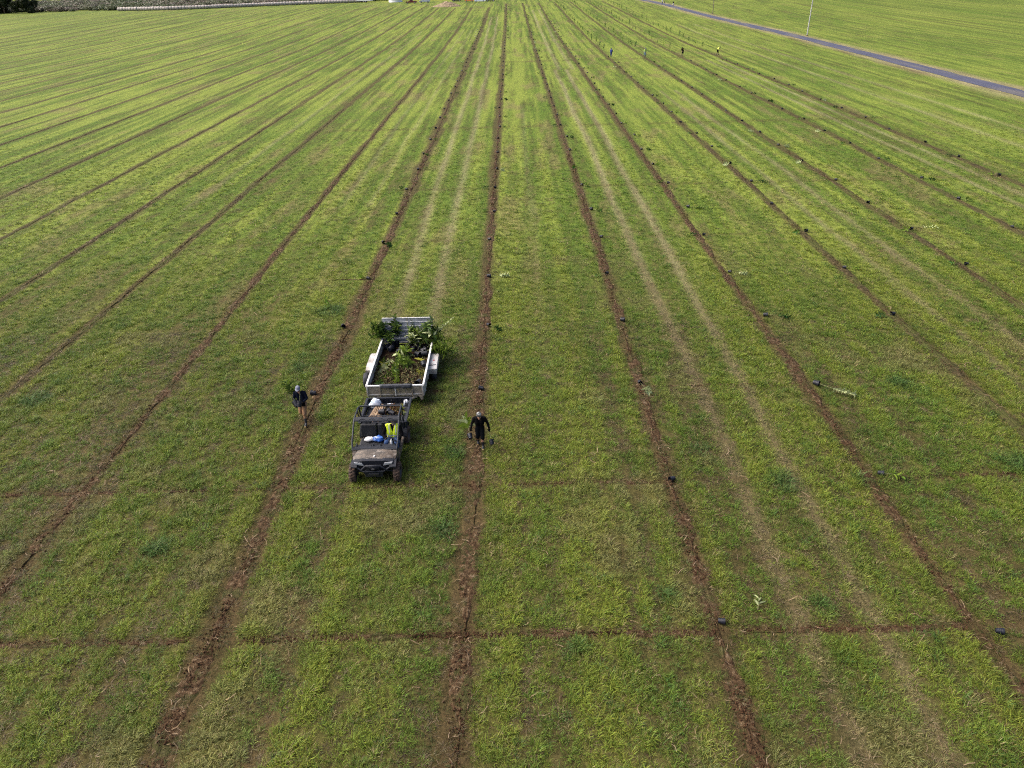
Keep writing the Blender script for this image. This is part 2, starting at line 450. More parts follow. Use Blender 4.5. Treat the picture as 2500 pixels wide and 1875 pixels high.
# ------------------------------------------------------------------ grass, straw and clods (stuff)
def make_blades(n, rad, hmin, hmax, w, lean, seed, segs=3):
    r = np.random.default_rng(seed); mb_v = []; mb_f = []
    for i in range(n):
        a = r.random()*2*math.pi; q = rad*math.sqrt(r.random())
        bx, by = q*math.cos(a), q*math.sin(a)
        az = a+(r.random()-.5)*2.4; L = hmin+(hmax-hmin)*r.random(); ln = lean*(.35+.9*r.random())
        wx, wy = -math.sin(az+(r.random()-.5)*1.2), math.cos(az+(r.random()-.5)*1.2)
        ang = .15+.3*r.random(); x, y, z = bx, by, -.01; o = len(mb_v)
        for s in range(segs+1):
            t = s/segs; ww = w*(.75+.5*r.random()*0+.35*t)*(1-t**2.2)
            if s == segs: mb_v.append((x, y, z))
            else:
                mb_v.append((x-wx*ww/2, y-wy*ww/2, z)); mb_v.append((x+wx*ww/2, y+wy*ww/2, z))
            st = L/segs
            x += math.cos(az)*math.sin(ang)*st; y += math.sin(az)*math.sin(ang)*st; z += math.cos(ang)*st
            ang += ln/segs*1.6
        for s in range(segs-1): mb_f.append((o+2*s, o+2*s+1, o+2*s+3, o+2*s+2))
        mb_f.append((o+2*(segs-1), o+2*(segs-1)+1, o+2*segs))
    return mb_v, mb_f
def proto_coll(name, meshes):
    co = bpy.data.collections.new(name)
    for i, me in enumerate(meshes):
        o = bpy.data.objects.new('%s_%02d' % (name, i), me); co.objects.link(o)
    return co
def py_mesh(name, v, f, mt):
    me = bpy.data.meshes.new(name); me.from_pydata(v, [], f); me.materials.append(mt); me.update(); return me
def scatter(name, P, rot, scl, idx, tint, coll, label=None, cat=None):
    me = bpy.data.meshes.new(name); n = len(P)
    me.vertices.add(n); me.vertices.foreach_set('co', np.asarray(P, np.float32).ravel())
    for nm, ty, arr in (('rot', 'FLOAT_VECTOR', rot), ('scl', 'FLOAT_VECTOR', scl)):
        a = me.attributes.new(nm, ty, 'POINT'); a.data.foreach_set('vector', np.asarray(arr, np.float32).ravel())
    a = me.attributes.new('idx', 'INT', 'POINT'); a.data.foreach_set('value', np.asarray(idx, np.int32))
    a = me.attributes.new('tint', 'FLOAT_COLOR', 'POINT')
    a.data.foreach_set('color', np.concatenate([tint, np.ones((n, 1))], 1).astype(np.float32).ravel())
    o = link(name, me)
    ng = bpy.data.node_groups.new(name, 'GeometryNodeTree')
    ng.interface.new_socket('Geometry', in_out='INPUT', socket_type='NodeSocketGeometry')
    ng.interface.new_socket('Geometry', in_out='OUTPUT', socket_type='NodeSocketGeometry')
    N = ng.nodes; L = ng.links
    gi = N.new('NodeGroupInput'); go = N.new('NodeGroupOutput')
    ci = N.new('GeometryNodeCollectionInfo'); ci.inputs['Collection'].default_value = coll
    ci.inputs['Separate Children'].default_value = True; ci.inputs['Reset Children'].default_value = True
    ip = N.new('GeometryNodeInstanceOnPoints'); ip.inputs['Pick Instance'].default_value = True
    def na(nm, ty):
        q = N.new('GeometryNodeInputNamedAttribute'); q.data_type = ty; q.inputs['Name'].default_value = nm
        return q.outputs['Attribute']
    L.new(gi.outputs[0], ip.inputs['Points']); L.new(ci.outputs[0], ip.inputs['Instance'])
    L.new(na('idx', 'INT'), ip.inputs['Instance Index']); L.new(na('rot', 'FLOAT_VECTOR'), ip.inputs['Rotation'])
    L.new(na('scl', 'FLOAT_VECTOR'), ip.inputs['Scale']); L.new(ip.outputs[0], go.inputs[0])
    md = o.modifiers.new('scatter', 'NODES'); md.node_group = ng
    return tag(o, label, cat, kind='stuff')

TRACKS = [(8.25, 5, 150, .30, 1.1), (10.42, 5, 150, .30, 1.1), (-7.0, 36, 300, .33, .8), (-4.7, 36, 300, .33, .8), (1.3, 30, 110, .28, .2), (22.95, 14, 120, .28, .6), (25.2, 14, 120, .28, .6),
          (39.4, 40, 160, .3, .7), (41.6, 40, 160, .3, .7), (9.0, 150, 330, .4, .7), (11.6, 150, 330, .4, .7), (-12.3, 60, 250, .25, .4), (-14.6, 60, 250, .25, .35), (-27.8, 60, 250, .3, .4), (52, 60, 250, .5, .5), (57, 60, 250, .5, .5)]
CLUMPS = [(-2.75, 19.3, .5), (9.1, 15.6, .45), (10.0, 21.7, .6), (13.0, 21.7, .5), (19.2, 22.5, .7), (-22.5, 29.0, .8), (-10.7, 38.5, .9), (-2.6, 24.1, .45), (-12.5, 18.6, .6), (-10.9, 31.5, .5), (1.3, 14.2, .4), (17.5, 28.8, .6), (4.4, 16.2, .35), (7.2, 24.0, .4)]
def field_maps(x, y, rad=0.0):
    """cover 0..1.3, dryness, bare-row factor, track factor and colour for grass at ground points"""
    k = np.clip(np.round((x-ROW0)/PITCH), -34, 6)
    dx = x-(ROW0+PITCH*k)
    dx = dx-(.22*(fbm(y/9.0, k*3.7, 2, 2)-.5)+.10*(vnoise(y/1.6, k*1.3, 8)-.5))
    inrow = (y < np.where(k >= 0, 384, np.where(k >= -4, 361, 390)))
    wide = (k == 0) | (k == -1)
    wl = np.where(wide, .36+.55*fbm(y/3.1, k*2.3, 11, 3), .20+.42*fbm(y/3.1, k*2.3, 11, 3))
    wr = np.where(wide, .26+.36*fbm(y/2.7, k*4.1, 12, 3), .18+.34*fbm(y/2.7, k*4.1, 12, 3))+np.where(k == -1, .42*sstep(.4, .65, fbm(y/4, k*0, 14, 2)), 0)
    wl = wl+.14*sstep(45, 90, y); wr = wr+.14*sstep(45, 90, y)
    lim = np.where(dx < 0, wl, wr)+rad
    rowf = (1-sstep(.55, 1.05, np.abs(dx)/lim))*inrow
    trk = np.zeros_like(x)
    for tx, a, b, w, s in TRACKS:
        q = x-tx-.25*(fbm(y/14, y*0+tx, 6, 2)-.5)*2
        trk = np.maximum(trk, s*np.exp(-(q/w)**2)*(y > a)*(y < b)*(.45+.9*fbm(y/2.5, y*0+tx, 9, 3)))
    crs = np.zeros_like(x)
    for i, py in enumerate(PY[:22]):
        crs = np.maximum(crs, np.exp(-((y-py)/(.19 if i < 2 else .13))**2)*(1.0 if i < 1 else .8 if i < 2 else .45)*(vnoise(x/1.7, y*0+i, 15) > (.15 if i < 1 else .33))*(x > -24)*(x < 46))
    big = fbm(x/3.2, y/5.5, 1, 4)
    streak = fbm(x/.42, y/13.0, 23, 2)
    fine = fbm(x/.34, y/.42, 33, 2)
    cover = .70+.30*(big-.5)+.85*(streak-.5)+.5*(fbm(x/.85, y/70, 27, 2)-.5)+1.05*(fine-.5)
    left = sstep(-2.5, -10, x)*(y < 60)        # clumpier growth with gaps on the left
    cover = cover-.25*left*(fbm(x/.55, y/2.0, 43, 2) < .42)
    cover = np.clip(cover, 0.03, 1.3)*(1-.68*rowf)*(1-.55*np.clip(trk, 0, 1))*(1-.97*crs)
    return cover, rowf, np.clip(trk, 0, 1), crs, big, streak, fine
PAL = dict(yel=np.array((.172, .216, .024)), mid=np.array((.104, .170, .020)), deep=np.array((.050, .094, .014)), blue=np.array((.072, .140, .036)), dry=np.array((.25, .205, .092)), olive=np.array((.046, .054, .014)))
def grass_tint(x, y, rowf, trk, big, streak, fine, r):
    n1 = fbm(x/1.1, y/1.9, 53, 3); n2 = fbm(x/6, y/11, 63, 3); n3 = r.random(len(x))
    t = np.clip(.48+1.0*(n1-.5)+.8*(n2-.5)+1.5*(streak-.5)+2.2*(fbm(x/.85, y/70, 27, 2)-.5)+.6*(n3-.5), 0, 1)[:, None]
    c = PAL['mid']*(1-t)+PAL['yel']*t
    dk = sstep(.56, .74, fbm(x/1.4, y/1.8, 73, 2)+.10*(n3-.5))[:, None]*.42
    c = c*(1-dk)+PAL['deep']*dk
    bl = (n3 < .07)[:, None]*.8; c = c*(1-bl)+PAL['blue']*bl
    dry = np.clip((r.random(len(x)) < .06)*.8+.85*trk*(r.random(len(x)) < .8)+.5*sstep(.60, .78, fbm(x/2.2, y/3.5, 83, 3)), 0, 1)[:, None]
    c = c*(1-dry)+PAL['dry']*dry
    kk = np.round((x-ROW0)/PITCH); near_row = np.exp(-((x-ROW0-PITCH*kk)/.55)**2)*(kk > -5)*(kk < 7)*(.3+.9*fbm(y/2.5, kk*1.9, 17, 2))
    ol = np.clip(np.maximum(rowf*1.2, near_row*.85), 0, 1)[:, None]*.85; c = c*(1-ol)+PAL['olive']*ol
    for cx, cy, cr in CLUMPS:
        q = np.exp(-(((x-cx)**2+(y-cy)**2)/cr**2)**2)[:, None]
        c = c*(1-.8*q)+np.array((.050, .105, .028))*.8*q
    c = c*.96+.04*c.mean(1, keepdims=True)
    return c*(.82+.36*r.random(len(x)))[:, None]

def candidates(y0, y1, dens, r, margin=0):
    """random ground points between two distances, inside the land worth building"""
    ys = np.linspace(y0, y1, 200); hw = np.array([frame_half(q) for q in ys])+margin
    area = np.trapezoid(2*hw, ys) if hasattr(np, 'trapezoid') else np.trapz(2*hw, ys)
    n = int(area*dens); cdf = np.cumsum(hw); cdf = cdf/cdf[-1]
    y = np.interp(r.random(n), cdf, ys)+(r.random(n)-.5)*(y1-y0)/200
    x = (r.random(n)*2-1)*(frame_half(y)+margin)
    return x, y
def not_road(x, y, half):
    return ~((np.abs(x-road_x(y)) < half) & (y > 55))

def grass_zone(name, y0, y1, dens, coll, nproto, smin, smax, seed, label, rad=0.0, fin=0.0, fout=0.0):
    r = np.random.default_rng(seed)
    x, y = candidates(y0, y1, dens, r)
    cover, rowf, trk, crs, big, streak, fine = field_maps(x, y, rad)
    cover = cover*(1+.5*sstep(40, 200, y)*(1-rowf))+.12*sstep(60, 200, y)*(1-rowf)
    right = sstep(50, 60, x)           # no rows on the right: even sward
    cover = np.maximum(cover, right*.8)
    vd = np.abs(x-road_x(y)); verge = (1-sstep(2.2, 4.6+.8*np.sin(y*.3), vd))*(y > 55)
    cover = cover*(1-.7*verge)
    if fin: cover = cover*sstep(y0, y0+fin, y)
    if fout: cover = cover*(1-sstep(y1-fout, y1, y))
    keep = (r.random(len(x)) < cover) & not_road(x, y, 1.95)
    x, y, rowf, trk, big, streak, fine, cover, verge = [a[keep] for a in (x, y, rowf, trk, big, streak, fine, cover, verge)]
    n = len(x)
    tint = grass_tint(x, y, rowf, trk, big, streak, fine, r)
    tint = tint*(1-verge[:, None]*.7)+PAL['dry']*verge[:, None]*.7
    s = smin+(smax-smin)*r.random(n)**1.3*(.55+.75*cover)
    s = s*(1-.45*rowf)*(1-.12*trk)
    for cx, cy, cr in CLUMPS:
        s = s*(1+.5*np.exp(-(((x-cx)**2+(y-cy)**2)/cr**2)**2))
    sz = s*(1-.55*trk)*(1-.25*rowf)*(1-.4*verge)
    rot = np.stack([(r.random(n)-.5)*.25, (r.random(n)-.5)*.25, r.random(n)*6.283], 1)
    P = np.stack([x, y, T(y)], 1)
    return scatter(name, P, rot, np.stack([s, s, sz], 1), r.integers(0, nproto, n), tint, coll, label, 'grass')

# the ground: one sheet out to the horizon, finely divided where the field shows its stripes
def sheet(name, xs, ys, colour):
    X, Y = np.meshgrid(xs, ys); nx = len(xs)
    i = np.arange((len(ys)-1)*(nx-1)); q = (i//(nx-1))*nx+i % (nx-1)
    me = np_mesh(name, np.stack([X.ravel(), Y.ravel(), T(Y).ravel()], 1), np.stack([q, q+1, q+nx+1, q+nx], 1), M_ground)
    c = colour(X.ravel(), Y.ravel())
    at = me.attributes.new('sward', 'FLOAT_COLOR', 'POINT'); at.data.foreach_set('color', np.concatenate([c, np.ones((len(c), 1))], 1).astype(np.float32).ravel())
    return me
def sward_colour(x, y):
    cover, rowf, trk, crs, big, streak, fine = field_maps(x, y)
    far = sstep(14, 60, y)
    cov = np.clip(cover+.25*(1-rowf), 0, 1)[:, None]*(.25+.75*far[:, None])*np.where(x < 50, 1, 1)[:, None]
    st2 = fbm(x/.85, y/70, 27, 2); n2 = fbm(x/6, y/14, 63, 3); n1 = fbm(x/1.1, y/4.5, 53, 3); n4 = fbm(x/22, y/40, 28, 3)
    ra = 1-.55*sstep(44, 52, x)
    t = np.clip(.5+1.3*ra*(streak-.5)+2.2*ra*(st2-.5)+.9*(n2-.5)+.8*(n1-.5)+.8*(n4-.5), 0, 1)[:, None]
    gcol = np.array((.066, .108, .012))*(1-t)+np.array((.136, .172, .024))*t
    brn = (.6*ra*sstep(.58, .78, fbm(x/1.6, y/7, 85, 3)))[:, None]; gcol = gcol*(1-brn)+np.array((.130, .108, .042))*brn
    tk = np.clip(trk*1.25, 0, 1)[:, None]; gcol = gcol*(1-.8*tk)+np.array((.205, .195, .092))*.8*tk
    soil = np.array((.036, .026, .011))+np.array((.030, .020, .010))*fbm(x/.8, y/1.3, 87, 3)[:, None]
    rb = (1-.25*sstep(110, 260, y))[:, None]*np.clip(rowf*1.1, 0, 1)[:, None]*(.30+.75*sstep(.2, .75, fbm(x/.45, y/2.0, 88, 2))[:, None]); band = np.array((.058, .050, .019))
    gcol = gcol*.95+.05*gcol.mean(1, keepdims=True)
    c = soil*(1-cov)+gcol*cov
    c = c*(1-rb)+(band*far[:, None]+soil*(1-far[:, None]))*rb
    c = c*(1-.5*crs[:, None])+soil*.5*crs[:, None]
    # faint drill rows of the neighbouring field
    nr = (x-103+.012*(y-230)-.8*(fbm(y/40, x*0, 3, 2)-.5))/7.4; rn = np.exp(-(((nr-np.round(nr))*7.4)/.40)**2)*(x > 99)*(y > 150)*(y < 400)*(.25+.65*vnoise(y/30, np.round(nr)*3.1, 5))
    c = c*(1-.75*rn[:, None])+band*.75*rn[:, None]
    # dry tan verges along the road
    dv = x-road_x(y); wv = fbm(y/9, x*0+np.sign(dv), 71, 3)
    vg = (1-sstep(2.2, 3.0+4.2*wv, np.abs(dv)))*(y > 40)*(.65+.45*vnoise(x/1.2, y/5, 72)); vg = np.clip(vg, 0, 1)[:, None]
    tan = np.array((.18, .158, .080))*(.7+.6*fbm(x/1.0, y/3, 75, 2)[:, None])
    br2 = (sstep(.5, .7, fbm(y/16, x*0+3, 76, 2))*(dv < -2.6))[:, None]; tan = tan*(1-br2)+np.array((.105, .078, .040))*br2
    return c*(1-vg)+tan*vg
def far_colour(x, y):
    n = fbm(x/30, y/40, 91, 3)[:, None]
    return np.array((.085, .115, .017))*(1-n)+np.array((.15, .17, .028))*n
yy = [4.0]
while yy[-1] < 430: yy.append(yy[-1]+max(.30, .30*(yy[-1]/25)**1.05))
XL, XR = -150.0, 112.0
fx = np.arange(XL, XR+.01, .24); fx[-1] = XR
tag(link('ground', sheet('ground', fx, np.array(yy), sward_colour)), kind='structure')
ylo = np.linspace(-80, yy[0], 8); yhi = np.concatenate([[yy[-1]], np.linspace(440, 800, 14), np.linspace(900, 4200, 10)])
ymid = np.array(yy[::6]+([yy[-1]] if (len(yy)-1) % 6 else []))
xa = np.linspace(-2600, XL, 60); xb = np.linspace(XR, 2600, 60)
for xs_, ys_ in ((np.concatenate([xa, np.arange(XL+15, XR, 15), xb]), ylo), (np.concatenate([xa, np.arange(XL+15, XR, 15), xb]), yhi), (np.concatenate([np.arange(-2600, -330, 200), np.arange(-330, XL-.2, .55), [XL]]), ymid), (np.concatenate([np.arange(XR, 330, .5), np.arange(340, 2700, 200)]), ymid)):
    tag(link('ground', sheet('ground', xs_, ys_, sward_colour if ys_ is ymid else far_colour)), kind='structure')

near = proto_coll('near_tuft', [py_mesh('near_tuft', *make_blades(16, .10, .12, .29, .0125, 1.6, 100+i), M_grass) for i in range(10)])
midc = proto_coll('mid_tuft', [py_mesh('mid_tuft', *make_blades(16, .16, .10, .26, .020, 2.1, 200+i), M_grass) for i in range(8)])
grass_zone('grass', 7.5, 56, 88, near, 10, .40, 1.28, 1, 'dense green grass growing between the furrows in the foreground', fout=28)
grass_zone('grass', 26, 105, 15, midc, 8, .6, 1.25, 2, 'green grass of the middle of the field', .08, fin=22, fout=60)

# flattened dead grass filling the gaps
r = np.random.default_rng(19)
x, y = candidates(7.5, 36, 20, r)
cover, rowf, trk, crs, *_ = field_maps(x, y)
k = r.random(len(x)) < np.clip(1.0-.75*cover-.45*rowf-.6*crs, .08, 1)*np.where(y < 36, 1, .6)
x, y, trk, rowf = x[k], y[k], trk[k], rowf[k]; n = len(x)
q = r.random((n, 1)); cc = np.array((.060, .042, .022))*(1-q)+np.array((.17, .135, .075))*q
cc = cc*(1-.6*trk[:, None])+np.array((.27, .22, .125))*.6*trk[:, None]
sc = (.8+.8*r.random(n))
q2 = r.random(n) < .4
cc[q2] = np.array((.055, .060, .018))
scatter('thatch', np.stack([x, y, T(y)], 1), np.stack([(r.random(n)-.5)*.2, (r.random(n)-.5)*.2, r.random(n)*6.28], 1),
        np.stack([sc, sc, sc*.22], 1), r.integers(0, 10, n), cc, near, 'flattened dead brown grass in the gaps of the green', 'dead grass')

def straw_mesh(i):
    r = random.Random(i); L = r.uniform(.10, .26); w = r.uniform(.005, .012); b = r.uniform(-.05, .05)
    v = [(-L/2, -w/2, .008), (-L/2, w/2, .008), (0, b-w/2, .022), (0, b+w/2, .022), (L/2, -w/2, .008), (L/2, w/2, .012)]
    return py_mesh('straw', v, [(0, 2, 3, 1), (2, 4, 5, 3)], M_straw)
strc = proto_coll('straw', [straw_mesh(i) for i in range(6)])
r = np.random.default_rng(41)
x, y = candidates(7.5, 70, 15, r)
cover, rowf, trk, crs, *_ = field_maps(x, y)
k = r.random(len(x)) < np.clip(.10+1.0*rowf*sstep(.35, .7, fbm(x/.7, y/1.6, 95, 2))+.7*trk+.5*sstep(.58, .7, fbm(x/1.2, y/1.6, 91, 3)), 0, 1)*.9
x, y = x[k], y[k]; n = len(x)
sc = .7+.9*r.random(n)**2; far_s = 1+y/90
cc = np.array((.20, .155, .075))*(1-.6*r.random((n, 1)))+np.array((.12, .10, .07))*r.random((n, 1))**3
scatter('straw', np.stack([x, y, .015+.05*r.random(n)], 1), np.stack([(r.random(n)-.5)*.7, (r.random(n)-.5)*.7, r.random(n)*6.28], 1),
        np.stack([sc, sc*far_s, sc], 1), r.integers(0, 6, n), cc, strc, 'pale dry straw lying on the bare soil', 'straw')

def clod_mesh(i):
    r = random.Random(50+i); mb = MB(); mb.ball((0, 0, .2), 1, 7, sc=(1, .8, .6), jit=.55, rnd=r)
    me = mb.mesh('clod', M_clod); me.polygons.foreach_set('use_smooth', [False]*len(me.polygons)); return me
clc = proto_coll('clod', [clod_mesh(i) for i in range(6)])
cl = []
r = np.random.default_rng(43)
for k in range(-4, 5):
    n = 5200 if k in (-1, 0, 1) else 3000
    yy = 8+70*r.random(n)**1.5; xx = row_x(k, yy)+r.normal(0, .16, n)
    q = (np.abs(xx) < frame_half(yy)) & (fbm(yy/1.1, yy*0+k, 97, 2)+.12*(r.random(n)-.5) > .42)
    cl.append(np.stack([xx[q], yy[q], .01+.05*r.random(q.sum())], 1))
for (yy, xa, xb, nn) in [(PY[0], -8.3, 5.6, 2600), (PY[0], 6.4, 13, 600), (PY[0], -16, -9.9, 400), (PY[1], -20, 5.3, 1500), (PY[1], 11, 20, 500), (PY[2], -4, 13, 400)]:
    xx = xa+(xb-xa)*r.random(nn)
    cl.append(np.stack([xx, yy+r.normal(0, .07, nn)+.10*(fbm(xx/1.7, xx*0+3, 5, 2)-.5), .02*r.random(nn)], 1))
for (cx, cy, cr, nn) in [(9.3, 14.75, .28, 120), (8.7, 14.85, .16, 60), (8.15, 28.75, .2, 60), (10.35, 28.6, .2, 60), (-11.8, 24.2, .5, 60), (-1.8, 14.75, .4, 200), (1.4, 12.0, .2, 40)]:
    cl.append(np.stack([cx+r.normal(0, cr, nn), cy+r.normal(0, cr*.6, nn), .0*r.random(nn)], 1))
P = np.concatenate(cl); n = len(P); s = .010+.032*r.random(n)**3
scatter('soil_clods', P, r.random((n, 3))*6.28, np.stack([s, s, s], 1), r.integers(0, 6, n), np.ones((n, 3)), clc, 'small red brown soil clods along the furrows', 'soil')
# ------------------------------------------------------------------ object materials
M_black = mat('black_plastic', (.012, .013, .016), rough=.45, spec=.5)
M_dark = mat('charcoal_plastic', (.010, .012, .018), rough=.6, spec=.3, var=.3, scale=6)
M_frame = mat('frame_paint', (.012, .015, .022), rough=.5, spec=.35)
M_seat = mat('seat_vinyl', (.009, .010, .013), rough=.6, spec=.3, bump=.1, bscale=60)
M_tyre = mat('muddy_tyre', (.016, .015, .015), rough=.9, col2=(.075, .045, .03), scale=5, thr=(.38, .72), bump=.3)
M_rubber = mat('tyre_rubber', (.018, .020, .026), rough=.75, var=.3, scale=4)
M_rim = mat('wheel_rim', (.05, .05, .055), rough=.5, metal=.6)
M_alu = mat('aluminium_panel', (.42, .41, .40), rough=.55, metal=.15, col2=(.22, .19, .16), scale=2.2, thr=(.34, .56), bump=.08, bscale=20)
M_alu_top = mat('pale_metal_rail', (.62, .61, .60), rough=.45, metal=.1, var=.12, scale=4)
M_alu_dirty = mat('dirty_metal_panel', (.27, .235, .19), rough=.75, col2=(.15, .125, .095), scale=7, thr=(.3, .65), bump=.3, bscale=35)
M_white = mat('white_paint', (.72, .72, .72), rough=.4, var=.06, scale=1)
M_wood_grey = mat('grey_plank', (.40, .40, .42), rough=.6, col2=(.24, .24, .26), scale=3, metal=.1, bump=.1)
M_glass = mat('dark_glass', (.02, .025, .03), rough=.08, spec=.8)
M_lens = mat('lamp_lens', (.35, .36, .38), rough=.15, spec=.8)
M_red = mat('red_lens', (.35, .02, .015), rough=.3)
M_mat_cover = mat('rubber_mat', (.035, .038, .046), rough=.7, var=.3, scale=10, bump=.4, bscale=14)
M_pot = mat('black_pot', (.008, .009, .015), rough=.5, spec=.32, var=.25, scale=9)
M_potsoil = mat('potting_soil', (.016, .009, .006), rough=1, spec=.05, var=.4, scale=30, bump=.6)
M_stem = mat('green_stem', (.16, .17, .07), rough=.7, var=.25, scale=9)
M_stem_brown = mat('brown_stem', (.13, .09, .05), rough=.8, var=.25, scale=9)
M_leaf_dark = leaf_mat('dark_leaf', col=(.026, .070, .016), var=.35, trans=.25)
M_leaf_mid = leaf_mat('mid_leaf', col=(.060, .125, .020), var=.35, trans=.3)
M_leaf_bright = leaf_mat('bright_leaf', col=(.11, .20, .025), var=.25, trans=.35)
M_leaf_pale = leaf_mat('pale_leaf_underside', col=(.34, .40, .20), var=.18, trans=.2, rough=.7)
M_leaf_yellow = leaf_mat('yellowing_leaf', col=(.22, .24, .03), var=.2, trans=.35)
M_litter = leaf_mat('leaf_litter', col=(.12, .115, .045), var=.7, trans=.15)
M_stake = mat('wood_stake', (.34, .24, .15), rough=.8, col2=(.20, .13, .08), scale=4, bump=.15)
M_bag = mat('white_plastic_bag', (.70, .75, .80), rough=.35, spec=.5, col2=(.10, .35, .58), scale=4.5, thr=(.34, .44), bump=.4, bscale=9)
M_bag_blue = mat('blue_plastic_bag', (.03, .12, .45), rough=.4, spec=.5, col2=(.55, .60, .70), scale=6.0, thr=(.36, .44), bump=.4, bscale=9)
M_cloth_white = mat('white_cloth', (.62, .62, .63), rough=.85, var=.08, bump=.2)
M_skin = mat('skin', (.36, .19, .125), rough=.55, var=.08, scale=20)
M_shirt_black = mat('black_cloth', (.005, .0045, .005), rough=.9, spec=.08, var=.3, scale=20, bump=.3, bscale=30)
M_short_black = mat('black_trousers', (.004, .0045, .006), rough=.9, spec=.08, var=.3, scale=20, bump=.3, bscale=30)
M_navy = mat('navy_cloth', (.005, .007, .015), rough=.9, spec=.08, var=.3, scale=18, bump=.3, bscale=30)
M_tan = mat('tan_trousers', (.27, .155, .085), rough=.9, spec=.08, var=.2, scale=14, bump=.3, bscale=28)
M_boot = mat('rubber_boot', (.018, .018, .022), rough=.5)
M_sole = mat('tan_boot_sole', (.40, .28, .10), rough=.7)
M_jeans = mat('blue_jeans', (.035, .062, .14), rough=.9, spec=.08, var=.2, scale=16)
M_vest = mat('hi_vis_vest', (.78, .98, .03), rough=.7, var=.08, scale=12)
M_reflect = mat('reflective_band', (.62, .63, .60), rough=.4)
M_greycap = mat('grey_cap', (.16, .17, .22), rough=.9, var=.15)
M_bluecloth = mat('blue_overalls', (.035, .050, .17), rough=.9, spec=.08, var=.2)
M_hair = mat('dark_hair', (.02, .014, .01), rough=.6)
M_eye = mat('eye', (.02, .015, .012), rough=.3)

def voronoi_mat(name, cols, scale, rough=.6, stretch=(1, 1, 1), coat=0):
    """patterned cloth or printed camouflage: cells and wandering lines in object space"""
    mt = bpy.data.materials.new(name); mt.use_nodes = True
    n = mt.node_tree.nodes; l = mt.node_tree.links; b = n['Principled BSDF']; b.inputs['Roughness'].default_value = rough
    tc = n.new('ShaderNodeTexCoord'); mp = n.new('ShaderNodeMapping'); mp.inputs['Scale'].default_value = stretch
    l.new(tc.outputs['Object'], mp.inputs['Vector'])
    nz = n.new('ShaderNodeTexNoise'); nz.inputs['Scale'].default_value = scale*.7; nz.inputs['Detail'].default_value = 3
    l.new(mp.outputs[0], nz.inputs['Vector'])
    mx = n.new('ShaderNodeMix'); mx.data_type = 'RGBA'; mx.inputs['Factor'].default_value = .22
    l.new(mp.outputs[0], mx.inputs['A']); l.new(nz.outputs['Color'], mx.inputs['B'])
    vo = n.new('ShaderNodeTexVoronoi'); vo.feature = 'DISTANCE_TO_EDGE'; vo.inputs['Scale'].default_value = scale
    l.new(mx.outputs['Result'], vo.inputs['Vector'])
    vc = n.new('ShaderNodeTexVoronoi'); vc.inputs['Scale'].default_value = scale*.8
    l.new(mx.outputs['Result'], vc.inputs['Vector'])
    rp = n.new('ShaderNodeValToRGB'); rp.color_ramp.interpolation = 'CONSTANT'; e = rp.color_ramp.elements
    while len(e) < len(cols)-1: e.new(.5)
    for i, c in enumerate(cols[1:]): e[i].position = i/(len(cols)-1); e[i].color = (*c, 1)
    sp = n.new('ShaderNodeSeparateColor'); l.new(vc.outputs['Color'], sp.inputs[0]); l.new(sp.outputs[0], rp.inputs[0])
    th = n.new('ShaderNodeMapRange'); th.inputs['From Max'].default_value = .09; l.new(vo.outputs['Distance'], th.inputs['Value'])
    m2 = n.new('ShaderNodeMix'); m2.data_type = 'RGBA'; m2.inputs['A'].default_value = (*cols[0], 1)
    l.new(th.outputs[0], m2.inputs['Factor']); l.new(rp.outputs[0], m2.inputs['B']); l.new(m2.outputs['Result'], b.inputs['Base Color'])
    return mt
M_camo = voronoi_mat('bark_camouflage', [(.018, .014, .011), (.12, .088, .062), (.062, .045, .032), (.17, .14, .115), (.10, .075, .055), (.045, .034, .026)], 11, stretch=(.6, 1.5, 1.0))
M_bandana = voronoi_mat('patterned_bandana', [(.02, .02, .02), (.26, .26, .26), (.06, .06, .06), (.34, .35, .35)], 20, rough=.9)

# ------------------------------------------------------------------ utility vehicle
UX, UY = -5.56, 24.20
utv = thing('utility_vehicle', 'camouflage four-wheel utility vehicle with black roll cage towing the plant trailer', 'utility vehicle', (UX, UY, 0))
utv.scale = (1.07, 1, 1)
def wheel(parent, c, r, w, lugs, tyre_mat, side):
    t = MB(); n = 28
    h = w/2; rr = r*.58
    prof = [(rr, -h*.80), (r*.80, -h), (r*.95, -h*.86), (r, -h*.55), (r, h*.55), (r*.95, h*.86), (r*.80, h), (rr, h*.80)]
    t.lathe(prof, n, axis='x', c=c)
    if lugs:
        for k in range(18):
            a = 2*math.pi*k/18
            for sd_ in (-1, 1):
                a2 = a+(sd_+1)*math.pi/36
                p = (c[0]+sd_*w*.24, c[1]+(r+.004)*math.cos(a2), c[2]+(r+.004)*math.sin(a2))
                t.box(p, (w*.46, .045, .04), rot=(a2-math.pi/2, 0, sd_*.35), bev=.006)
    ty = t.build('wheel', tyre_mat, parent)
    rm = MB()
    rm.lathe([(0, side*h*.45), (rr*.35, side*h*.50), (rr*.45, side*h*.25), (rr*.9, side*h*.40), (rr*1.0, side*h*.82)], n, axis='x', c=c)
    rm.lathe([(rr*1.0, -side*h*.82), (rr*.9, -side*h*.2), (0, -side*h*.2)], n, axis='x', c=c)
    rm.build('rim', M_rim, ty)
    return ty
